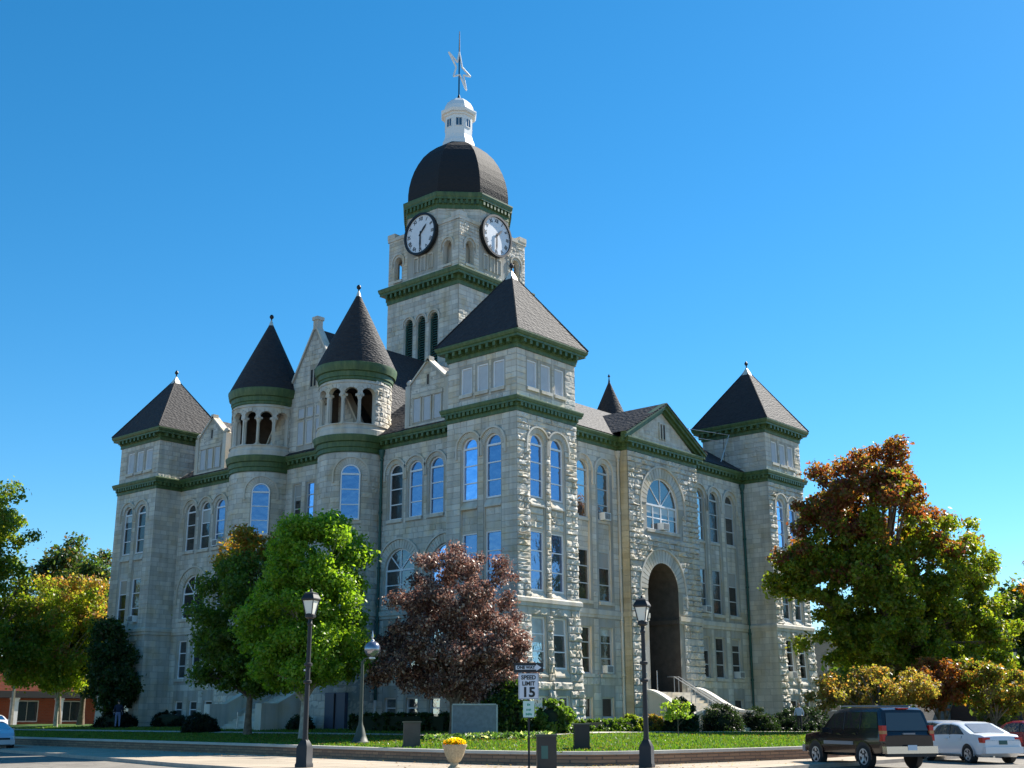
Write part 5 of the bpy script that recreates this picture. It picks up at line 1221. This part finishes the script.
def car(name,label,cat,loc,yaw,P,group=None):
    """x forward. P: dict of profiles"""
    t=thing(name,label,cat,loc,yaw,group=group); L=P['L']; hwid=P['W']/2
    xs=sorted(set(list(np.linspace(-L/2,L/2,34))+[q[0] for q in P['top']]+[q[0] for q in P['belt']]))
    top=prof(xs,P['top']); belt=prof(xs,P['belt']); bot=prof(xs,P['bot']); wid=prof(xs,P['wid'])*hwid; tum=P['tumble']
    m=MB(); vs=[]; ring=[]
    for i,x in enumerate(xs):
        tp,bl,bo,w=top[i],belt[i],bot[i],wid[i]; cab=max(0,tp-bl); wr=w-cab*tum-.02; bl=min(bl,tp-.0)
        half=[(0,bo),(w*.82,bo),(w*.97,bo+.10),(w,bo+(bl-bo)*.45),(w*.985,bo+(bl-bo)*.8),(w*.95,bl),(wr*.985,bl+cab*.88 if cab>.06 else tp-.01),(wr*.88,tp-.0 if cab>.06 else tp),(wr*.45,tp+.015),(0,tp+.02)]
        r_=half+[(-a,b) for a,b in half[-2:0:-1]]; ring.append(len(r_)); vs+=[(x,a,b) for a,b in r_]
    k=ring[0]; fs=[(i*k+j,i*k+(j+1)%k,(i+1)*k+(j+1)%k,(i+1)*k+j) for i in range(len(xs)-1) for j in range(k)]+[tuple(range(k)),tuple((len(xs)-1)*k+j for j in range(k-1,-1,-1))]
    m.add(vs,fs,P['paint']); body=m.build('body',t,auto=38)
    def side(x,f):   # point on the cabin side: f 0 belt .. 1 roof edge
        tp,bl,w=np.interp(x,xs,top),np.interp(x,xs,belt),np.interp(x,xs,wid); cab=max(0.0,tp-bl); wr=w-cab*tum-.02
        return (w*.95+(wr*.985-w*.95)*f, bl+cab*.88*f)
    for s in (-1,1):
        for wn in P['windows']:
            g=MB(); n=8; vv=[]
            for i in range(n+1):
                q=i/n
                for (xa,xb,f) in ((wn[0],wn[1],.10),(wn[2],wn[3],.92)):
                    x=xa+(xb-xa)*q; a,b=side(x,f); vv.append((x,s*(a+.012),b))
            g.add(vv,[(2*i,2*i+1,2*i+3,2*i+2) for i in range(n)],M_carglass); g.build('window',t)
        g=MB()
        for x in P['pillars']:
            a0,b0=side(x,.05); a1,b1=side(x,.95); g.add([(x-.03,s*(a0+.016),b0),(x+.03,s*(a0+.016),b0),(x+.03,s*(a1+.016),b1),(x-.03,s*(a1+.016),b1)],[(0,1,2,3)],M_plast)
        for x in P['seams']:
            w=np.interp(x,xs,wid); g.box(x-.006,x+.006,s*w*.9,s*(w*.97+.006),P['clear']+.25,float(np.interp(x,xs,belt))-.03,M_plast)
        for x in P['handles']:
            w=np.interp(x,xs,wid)*.985; z=float(np.interp(x,xs,belt))-.13; g.box(x-.1,x+.1,s*w-.02,s*w+.03,z,z+.04,P.get('hm',P['paint']))
        g.build('door_trim',t)
        if P.get('strip'):
            g=MB(); a,b,z=P['strip']; g.box(a,b,s*hwid-.03,s*hwid+.015,z,z+.11,M_trim); g.build('side_strip',t)
        # mirror
        g=MB(); x,z=P['mirror']; w=np.interp(x,xs,wid)*.95; g.box(x-.06,x+.08,min(s*w,s*(w+.2)),max(s*w,s*(w+.2)),z,z+.15,P['paint']); g.build('mirror',t)
        # wheels
        for wx in P['axles']:
            r_=P['wr']; g=MB(); c=(wx,s*(hwid-.095),r_-.01)
            def Wm(a,b,h,c=c,s=s): return (c[0]+a,c[1]+s*h,c[2]+b)
            n=28; prf=[(.0,.02),(r_*.60,.05),(r_*.64,.10),(r_*.93,.11),(r_,.07),(r_,-.12),(0,-.12)]
            vv=[Wm(q*math.cos(2*pi*j/n),q*math.sin(2*pi*j/n),h) for q,h in prf for j in range(n)]
            g.add(vv,[(i*n+j,i*n+(j+1)%n,(i+1)*n+(j+1)%n,(i+1)*n+j) for i in range(len(prf)-1) for j in range(n)],M_tyre); wo=g.build('wheel',t,auto=40)
            g=MB(); n=24
            for i in range(n):
                a0,a1=2*pi*i/n,2*pi*(i+1)/n; g.add([Wm(q*math.cos(a),q*math.sin(a),.105) for a in (a0,a1) for q in (r_*.56,r_*.66)],[(0,1,3,2)],M_alloy)
            for i in range(5):
                a=2*pi*i/5+.3; c_,s_=math.cos(a),math.sin(a); w0,w1=r_*.16,r_*.10
                g.add([Wm(r_*.1*c_-w0*s_,r_*.1*s_+w0*c_,.09),Wm(r_*.1*c_+w0*s_,r_*.1*s_-w0*c_,.09),Wm(r_*.6*c_+w1*s_,r_*.6*s_-w1*c_,.115),Wm(r_*.6*c_-w1*s_,r_*.6*s_+w1*c_,.115)],[(0,1,2,3)],M_alloy)
            g.add([Wm(r_*.17*math.cos(2*pi*j/12),r_*.17*math.sin(2*pi*j/12),.12) for j in range(12)],[tuple(range(12))],M_alloy); g.build('rim',wo)
            # dark wheel arch
            g=MB(); ra=r_*1.17; n=18; w=float(np.interp(wx,xs,wid))
            vv=[(wx+q*math.cos(pi*(-.08+1.16*j/n)),s*(w+.004),r_+q*math.sin(pi*(-.08+1.16*j/n))) for j in range(n+1) for q in (ra*.1,ra)]
            g.add(vv,[(2*j,2*j+1,2*j+3,2*j+2) for j in range(n)],M_plast)
            vv=[(wx+q*math.cos(pi*(-.05+1.1*j/n)),s*(w+.012),r_+q*math.sin(pi*(-.05+1.1*j/n))) for j in range(n+1) for q in (ra,ra*1.09)]
            g.add(vv,[(2*j,2*j+1,2*j+3,2*j+2) for j in range(n)],P['paint']); g.build('wheel_arch',t)
    def panel(nm,pts,mt,par=t):
        g=MB(); g.add(pts,[tuple(range(len(pts)))],mt); return g.build(nm,par)
    for (nm,pts,mt) in P['panels']: panel(nm,pts,mt)
    for (nm,b,mt) in P['boxes']:
        g=MB(); g.box(*b,mt); g.build(nm,t)
    return t
# big SUV (length 5.1)
xr=-2.55
SUV=dict(L=5.1,W=1.98,paint=M_paintB,clear=.33,tumble=.22,wr=.39,axles=(-1.42,1.52),
 top=[(-2.55,1.05),(-2.5,1.10),(-2.30,1.84),(-2.1,1.92),(-.4,1.93),(.2,1.89),(.48,1.80),(1.10,1.22),(1.25,1.16),(2.3,1.04),(2.48,.95),(2.55,.8)],
 belt=[(-2.55,1.05),(-2.45,1.20),(-2.3,1.22),(.8,1.18),(1.2,1.14),(2.3,1.02),(2.55,.8)],
 bot=[(-2.55,.52),(-2.3,.40),(2.2,.36),(2.55,.5)],wid=[(-2.55,.90),(-2.35,.97),(-1.5,1),(1.6,1),(2.3,.95),(2.55,.80)],
 windows=[(-.22,.92,-.22,.44),(-1.16,-.30,-1.16,-.30),(-2.22,-1.28,-2.08,-1.28)],pillars=(-.26,-1.22),seams=(1.0,-.24,-1.1),handles=(.0,-.95),
 strip=(-.85,.95,.74),mirror=(.82,1.12),
 panels=[('rear_window',[(-2.50,-.78,1.20),(-2.50,.78,1.20),(-2.335,.66,1.76),(-2.335,-.66,1.76)],M_rearglass),
  ('windscreen',[(1.10,.74,1.25),(1.10,-.74,1.25),(.52,-.64,1.81),(.52,.64,1.81)],M_carglass),
  ('licence_plate',[(-2.70,-.17,.60),(-2.70,.17,.60),(-2.70,.17,.76),(-2.70,-.17,.76)],M_plate)],
 boxes=[('rear_bumper',(-2.69,-2.45,-.95,.95,.50,.72),M_chrome),('tow_step',(-2.66,-2.5,-.9,.9,.40,.50),M_plast),('front_bumper',(2.42,2.6,-.88,.88,.45,.68),M_trim),
  ('tail_lamp',(-2.54,-2.36,.80,.965,.88,1.10),M_redl),('tail_lamp',(-2.545,-2.34,.80,.965,1.10,1.20),M_amber),('tail_lamp',(-2.535,-2.34,.80,.96,1.20,1.36),M_redl),
  ('tail_lamp',(-2.54,-2.36,-.965,-.80,.88,1.10),M_redl),('tail_lamp',(-2.545,-2.34,-.965,-.80,1.10,1.20),M_amber),('tail_lamp',(-2.535,-2.34,-.96,-.80,1.20,1.36),M_redl),
  ('roof_rail',(-1.9,.2,.60,.64,1.95,2.0),M_trim),('roof_rail',(-1.9,.2,-.64,-.60,1.95,2.0),M_trim),('tailgate_handle',(-2.59,-2.5,-.22,.22,1.08,1.13),M_trim),('rear_wiper',(-2.47,-2.43,-.3,.05,1.25,1.28),M_plast),('roof_brake_light',(-2.36,-2.2,-.2,.2,1.87,1.91),M_redl)])
car('sport_utility_vehicle','dark plum-black sport utility vehicle parked nose-in at the kerb','car',(-8.85,-23.2,-.95),R(58),SUV)
SED=dict(L=4.5,W=1.76,paint=M_paintW,clear=.2,tumble=.26,wr=.315,axles=(-1.38,1.32),
 top=[(-2.25,.80),(-2.2,.93),(-2.05,.99),(-1.55,1.03),(-.75,1.36),(-.35,1.42),(.25,1.42),(.7,1.34),(1.55,.98),(2.0,.82),(2.2,.66),(2.25,.5)],
 belt=[(-2.25,.80),(-1.9,.95),(-1.5,.98),(.9,.92),(1.5,.90),(2.25,.5)],
 bot=[(-2.25,.36),(-2.0,.22),(2.0,.2),(2.25,.3)],wid=[(-2.25,.82),(-2.0,.93),(-1.4,1),(1.3,1),(1.9,.92),(2.25,.70)],
 windows=[(-.25,.98,-.25,.55),(-1.2,-.33,-.78,-.33)],pillars=(-.29,),seams=(.95,-.3,-1.05),handles=(-.08,-.95),mirror=(.9,.92),
 panels=[('rear_window',[(-1.53,-.62,1.06),(-1.53,.62,1.06),(-.80,.52,1.375),(-.80,-.52,1.375)],M_rearglass),
  ('windscreen',[(1.45,.66,1.04),(1.45,-.66,1.04),(.74,-.55,1.36),(.74,.55,1.36)],M_carglass),
  ('licence_plate',[(-2.262,-.17,.66),(-2.262,.17,.66),(-2.262,.17,.80),(-2.262,-.17,.80)],M_plateG)],
 boxes=[('rear_bumper',(-2.32,-2.1,-.76,.76,.36,.58),M_paintW),('tail_lamp',(-2.24,-1.98,.50,.80,.72,.90),M_redl),('tail_lamp',(-2.24,-1.98,-.80,-.50,.72,.90),M_redl),('front_bumper',(2.1,2.27,-.66,.66,.26,.5),M_paintW),('exhaust',(-2.28,-2.1,.4,.47,.22,.28),M_chrome)])
GR='cars parked along the kerb'
car('sedan','white four-door sedan parked right of the dark sport utility vehicle','car',(-2.6,-24.3,-.95),R(54),SED,GR)
S2=dict(SED); S2['paint']=M_paintS; S2['boxes']=[(a,b,M_paintS if c is M_paintW else c) for a,b,c in SED['boxes']]
car('sedan','pale blue-silver sedan whose roof shows above the white sedan','car',(4.6,-20.6,-.95),R(60),S2,GR)
S3=dict(SED); S3['paint']=M_paintR; S3['boxes']=[(a,b,M_paintR if c is M_paintW else c) for a,b,c in SED['boxes']]
car('sedan','dark red sedan cut by the right edge of the photo','car',(3.9,-24.6,-.95),R(56),S3,GR)
S4=dict(SED); S4['paint']=M_paintS
car('sedan','silver sedan at the left edge of the photo parked beside the retaining wall','car',(-16.75,23.4,-.95),R(-97),dict(S2,boxes=S2['boxes']+[('headlight',(2.02,2.2,.36,.64,.52,.68),M_whitep),('headlight',(2.02,2.2,-.64,-.36,.52,.68),M_whitep),('grille',(2.2,2.262,-.4,.4,.5,.6),M_plast)]),GR)
S5=dict(SED); S5['paint']=M_paintW
car('sedan','small white car far off before the orange brick shop at the left edge','car',(1.6,60.5,-.6),R(-100),S5,GR)
# ---------------------------------------------------------------- people
def skin_mat(n,c): return plain(n,c,.7)
def person(label,x,y,yaw,top,trou,hairc,h=1.75,pose=0,z=None):
    t=thing('person',label,'person',(x,y,(terr(x,y) if z is None else z)),yaw); s=h/1.75
    sk=plain('skin',(.42,.26,.19),.6)
    mt=plain('shirt_cloth',top,.8); mr=plain('trouser_cloth',trou,.85); mh=plain('hair',hairc,.7); ms=plain('shoe_leather',(.03,.03,.03),.6)
    V=[];E=[];Rr=[]
    def add(p,r,par=None):
        V.append(tuple(q*s for q in p)); Rr.append(r*s); 
        if par is not None: E.append((par,len(V)-1))
        return len(V)-1
    pel=add((0,0,.95),(.155)); w=add((0,0,1.10),.14,pel); ch=add((0.01,0,1.30),.165,w); nk=add((0,0,1.47),.075,ch); add((.01,0,1.54),.055,nk)
    st=.16 if pose else .05
    for sd,f in ((1,st),(-1,-st)):
        hp=add((0,.09*sd,.88),.10,pel); kn=add((.03+f*.7,.11*sd,.50),.068,hp); an=add((f*1.1-.03,.12*sd,.10),.045,kn); add((f*1.1+.12,.13*sd,.045),.042,an)
        sh=add((0,.20*sd,1.40),.06,ch); el=add((-.03-f*.5,.27*sd,1.13),.046,sh); wr=add((.10-f*.6,.26*sd,.90),.032,el); add((.12-f*.6,.255*sd,.82),.034,wr)
    me=bpy.data.meshes.new('body'); me.from_pydata(V,E,[]); o=bpy.data.objects.new('body',me); COL.objects.link(o); o.parent=t
    md=o.modifiers.new('skin','SKIN'); 
    for i,r_ in enumerate(Rr): me.skin_vertices[0].data[i].radius=(r_,r_*(1.15 if i in(0,1,2) else 1))
    me.skin_vertices[0].data[0].use_root=True
    o.modifiers.new('sub','SUBSURF').levels=2; o.modifiers['sub'].render_levels=2
    # one continuous body; cloth colours by height in the material
    m,nt,b=mat('body_skin_and_clothes'); b.inputs['Roughness'].default_value=.8
    tc=N(nt,'ShaderNodeTexCoord'); sx=N(nt,'ShaderNodeSeparateXYZ'); nt.links.new(tc.outputs['Object'],sx.inputs[0]); cr=N(nt,'ShaderNodeValToRGB'); cr.color_ramp.interpolation='CONSTANT'
    sc=N(nt,'ShaderNodeMath',operation='DIVIDE'); sc.inputs[1].default_value=1.75*s; nt.links.new(sx.outputs['Z'],sc.inputs[0])
    e=cr.color_ramp.elements; e[0].position=0; e[0].color=(.03,.03,.03,1); e[1].position=.055; e[1].color=(*trou,1); q=e.new(.56); q.color=(*top,1); q=e.new(.85); q.color=(.42,.26,.19,1)
    nt.links.new(sc.outputs[0],cr.inputs[0]); nt.links.new(cr.outputs[0],b.inputs['Base Color']); me.materials.append(m)
    hd=MB(); n=16
    prf=[(.03,1.50),(.055,1.53),(.075,1.57),(.088,1.62),(.092,1.67),(.085,1.72),(.05,1.755),(.01,1.765)]
    hd.lathe((.015*s,0),[(a*s,b*s) for a,b in prf],sk,n,sy=.86); hd.box(.095*s,.125*s,-.012*s,.012*s,1.60*s,1.645*s,sk)
    for y_ in (-.082,.076): hd.box(-.01*s,.02*s,y_*s,(y_+.01)*s,1.6*s,1.65*s,sk)
    for y_ in (-.035,.02): hd.box(.095*s,.103*s,y_*s,(y_+.018)*s,1.645*s,1.655*s,ms)
    hd.box(.09*s,.102*s,-.02*s,.02*s,1.575*s,1.583*s,plain('lip',(.3,.1,.08),.6)); hd.build('head',t,smooth=True)
    hr=MB(); hr.lathe((-.008*s,0),[(.092*s,1.63*s),(.1*s,1.68*s),(.09*s,1.74*s),(.05*s,1.78*s),(.01*s,1.79*s)],mh,n,sy=.88); hr.build('hair',t,smooth=True)
    return t
person('person in navy jacket and light blue jeans near the far left corner tower',-2.2,34.6,R(60),(.010,.012,.035),(.16,.18,.30),(.02,.015,.012),1.85)
person('person in pale blue shirt walking past the long dark hedge at right',23.4,-3.8,R(200),(.35,.45,.65),(.02,.02,.03),(.03,.02,.015),1.72,1)
# ---------------------------------------------------------------- background buildings
def bbrick(name,c1,c2,mo,bw=.4,rh=.14):
    m,nt,b=mat(name); b.inputs['Roughness'].default_value=.9
    g=N(nt,'ShaderNodeNewGeometry'); sx=N(nt,'ShaderNodeSeparateXYZ'); nt.links.new(g.outputs['Position'],sx.inputs[0])
    s=N(nt,'ShaderNodeMath',operation='ADD'); nt.links.new(sx.outputs['X'],s.inputs[0]); nt.links.new(sx.outputs['Y'],s.inputs[1])
    cb=N(nt,'ShaderNodeCombineXYZ'); nt.links.new(s.outputs[0],cb.inputs['X']); nt.links.new(sx.outputs['Z'],cb.inputs['Y'])
    br=N(nt,'ShaderNodeTexBrick'); br.inputs['Scale'].default_value=1; br.inputs['Brick Width'].default_value=bw; br.inputs['Row Height'].default_value=rh; br.inputs['Mortar Size'].default_value=.012
    br.inputs['Color1'].default_value=(*c1,1); br.inputs['Color2'].default_value=(*c2,1); br.inputs['Mortar'].default_value=(*mo,1)
    nt.links.new(cb.outputs[0],br.inputs['Vector']); nt.links.new(br.outputs['Color'],b.inputs['Base Color']); return m
M_rb=bbrick('orange_red_brick',(.42,.10,.045),(.34,.08,.04),(.30,.16,.11)); M_gb=bbrick('grey_tan_brick',(.30,.27,.23),(.24,.22,.19),(.2,.19,.17))
sh=thing('brick_shop','low orange-red brick shop front with white columns beyond the lawn at far left','shop',(0,0,0))
m=MB(); m.box(-14,26,66,80,-.6,2.3,M_rb); m.build('wall',sh)
m=MB(); m.box(-14.3,26.3,63.6,80,2.32,2.9,M_lampblk); m.box(-14.2,26.2,66,80,2.9,6.0,M_rb); m.build('upper_wall',sh)
for x in np.arange(-12,26,4.3):
    m=MB(); m.box(x-.28,x+.28,63.8,64.3,-.6,2.32,M_whitep); m.box(x-.34,x+.34,63.74,64.36,-.6,-.35,M_whitep); m.box(x-.34,x+.34,63.74,64.36,2.15,2.32,M_whitep); m.build('column',sh)
for x in np.arange(-9.8,25,4.3):
    m=MB(); m.box(x-1.1,x+1.1,65.93,66.02,.2,2.1,M_whitep); wn=m.build('window',sh); m=MB(); m.box(x-1.0,x-.04,65.90,65.94,.3,2.0,M_glassD); m.box(x+.04,x+1.0,65.90,65.94,.3,2.0,M_glassD); m.build('pane',wn)
gbd=thing('brick_building','plain grey-tan brick building seen through the gap right of the far right corner tower','building',(0,0,0))
m=MB(); m.box(72,84,10,40,-.9,8.6,M_gb); m.box(71.8,84.2,9.8,40.2,8.6,8.9,M_smooth); m.build('wall',gbd)
for y in np.arange(13,38,4.5):
    for z_ in (1.0,5.0):
        m=MB(); m.box(71.93,72.02,y-.6,y+.6,z_,z_+1.9,M_whitep); wn=m.build('window',gbd); m=MB(); m.box(71.90,71.94,y-.5,y+.5,z_+.1,z_+1.8,M_glassD); m.build('pane',wn)
M_dbk=bbrick('dark_brown_brick',(.10,.06,.045),(.08,.05,.04),(.08,.07,.06))
lb=thing('low_building','low dark brick building beyond the parked cars at the right edge','building',(0,0,0))
m=MB(); m.box(84.3,100,-40,13,-.9,4.2,M_dbk); m.build('wall',lb); m=MB(); m.box(84.2,100.3,-40.3,13.2,4.2,4.7,M_lampblk); m.build('roof_edge',lb)
for y in np.arange(-37,2,4.2):
    m=MB(); m.box(84.22,84.32,y-1.2,y+1.2,0,2.4,M_glassD); m.build('window',lb)
# tree belt closing the far distance, each tree its own
kk=0
for (x,y,hh,rr_,c,lab) in [(-2,90,11,6,0,'dark green tree beyond the brick shop, behind the small maple'),(-14,78,12,6,1,'green tree behind the brick shop at the very left edge'),(60,-16,9,5,2,'rounded green tree behind the far street lamp'),(68,0,9,5,0,'dark tree in front of the grey-tan brick building'),(78,-22,11,6,2,'green tree by the low dark building at the right edge'),(60,8,7,4,1,'green tree beside the grey-tan brick building')]:
    kk+=1
    tree('leafy_tree',lab,x,y,[(0,0,hh*.6,rr_*.75,rr_*.75,hh*.42),(rr_*.2,-rr_*.2,hh*.4,rr_*.7,rr_*.7,hh*.3)],70,1.2,8000,.5,mixcol([[(.025,.05,.016),(.04,.06,.018)],[(.08,.12,.02),(.06,.1,.02)],[(.05,.075,.016),(.10,.09,.02)]][c],[1,1]),.3,1.5,90+kk,limbs=8,z=-.8)
# trees across the street to the right whose shade falls on the near pavement and street corner (out of the frame)
# ================================================================= CAMERA, LIGHT
ca=bpy.data.cameras.new('camera'); co=bpy.data.objects.new('camera',ca); COL.objects.link(co)
pi_,ya_,ro_=R(15.587),R(40.937),R(-.146)
fw=Vector((math.cos(ya_)*math.cos(pi_),math.sin(ya_)*math.cos(pi_),math.sin(pi_))); r0=Vector((math.sin(ya_),-math.cos(ya_),0)); u0=r0.cross(fw)
rv=r0*math.cos(ro_)+u0*math.sin(ro_); uv=-r0*math.sin(ro_)+u0*math.cos(ro_)
mx=Matrix((rv,uv,-fw)).transposed().to_4x4(); mx.translation=Vector((-48.514,-41.742,.8)); co.matrix_world=mx
ca.sensor_width=36; ca.lens=36*1182.8/1024; ca.clip_end=5000; ca.clip_start=.1; S.camera=co
AZ,EL=R(-8.5),R(41)
sd=Vector((math.cos(AZ)*math.cos(EL),math.sin(AZ)*math.cos(EL),math.sin(EL)))
su=bpy.data.lights.new('sun','SUN'); su.energy=4.8; su.angle=R(.53); su.color=(1,.94,.84); so_=bpy.data.objects.new('sun',su); COL.objects.link(so_); so_.rotation_euler=sd.to_track_quat('Z','Y').to_euler()
wd=bpy.data.worlds.new('World'); S.world=wd; wd.use_nodes=True; nt=wd.node_tree; bg=nt.nodes['Background']
sk=nt.nodes.new('ShaderNodeTexSky'); sk.sky_type='NISHITA'; sk.sun_disc=False; sk.sun_elevation=EL; sk.sun_rotation=pi/2-AZ; sk.altitude=300; sk.air_density=1.0; sk.dust_density=.1; sk.ozone_density=6.0
hs=nt.nodes.new('ShaderNodeHueSaturation'); hs.inputs['Saturation'].default_value=1.25; hs.inputs['Value'].default_value=.58; hs.inputs['Hue'].default_value=.489; nt.links.new(sk.outputs[0],hs.inputs['Color']); nt.links.new(hs.outputs[0],bg.inputs[0]); bg.inputs[1].default_value=.13
S.view_settings.view_transform='Standard'; S.view_settings.look='None'; S.view_settings.exposure=1.2; S.view_settings.gamma=1
S.render.engine='CYCLES'
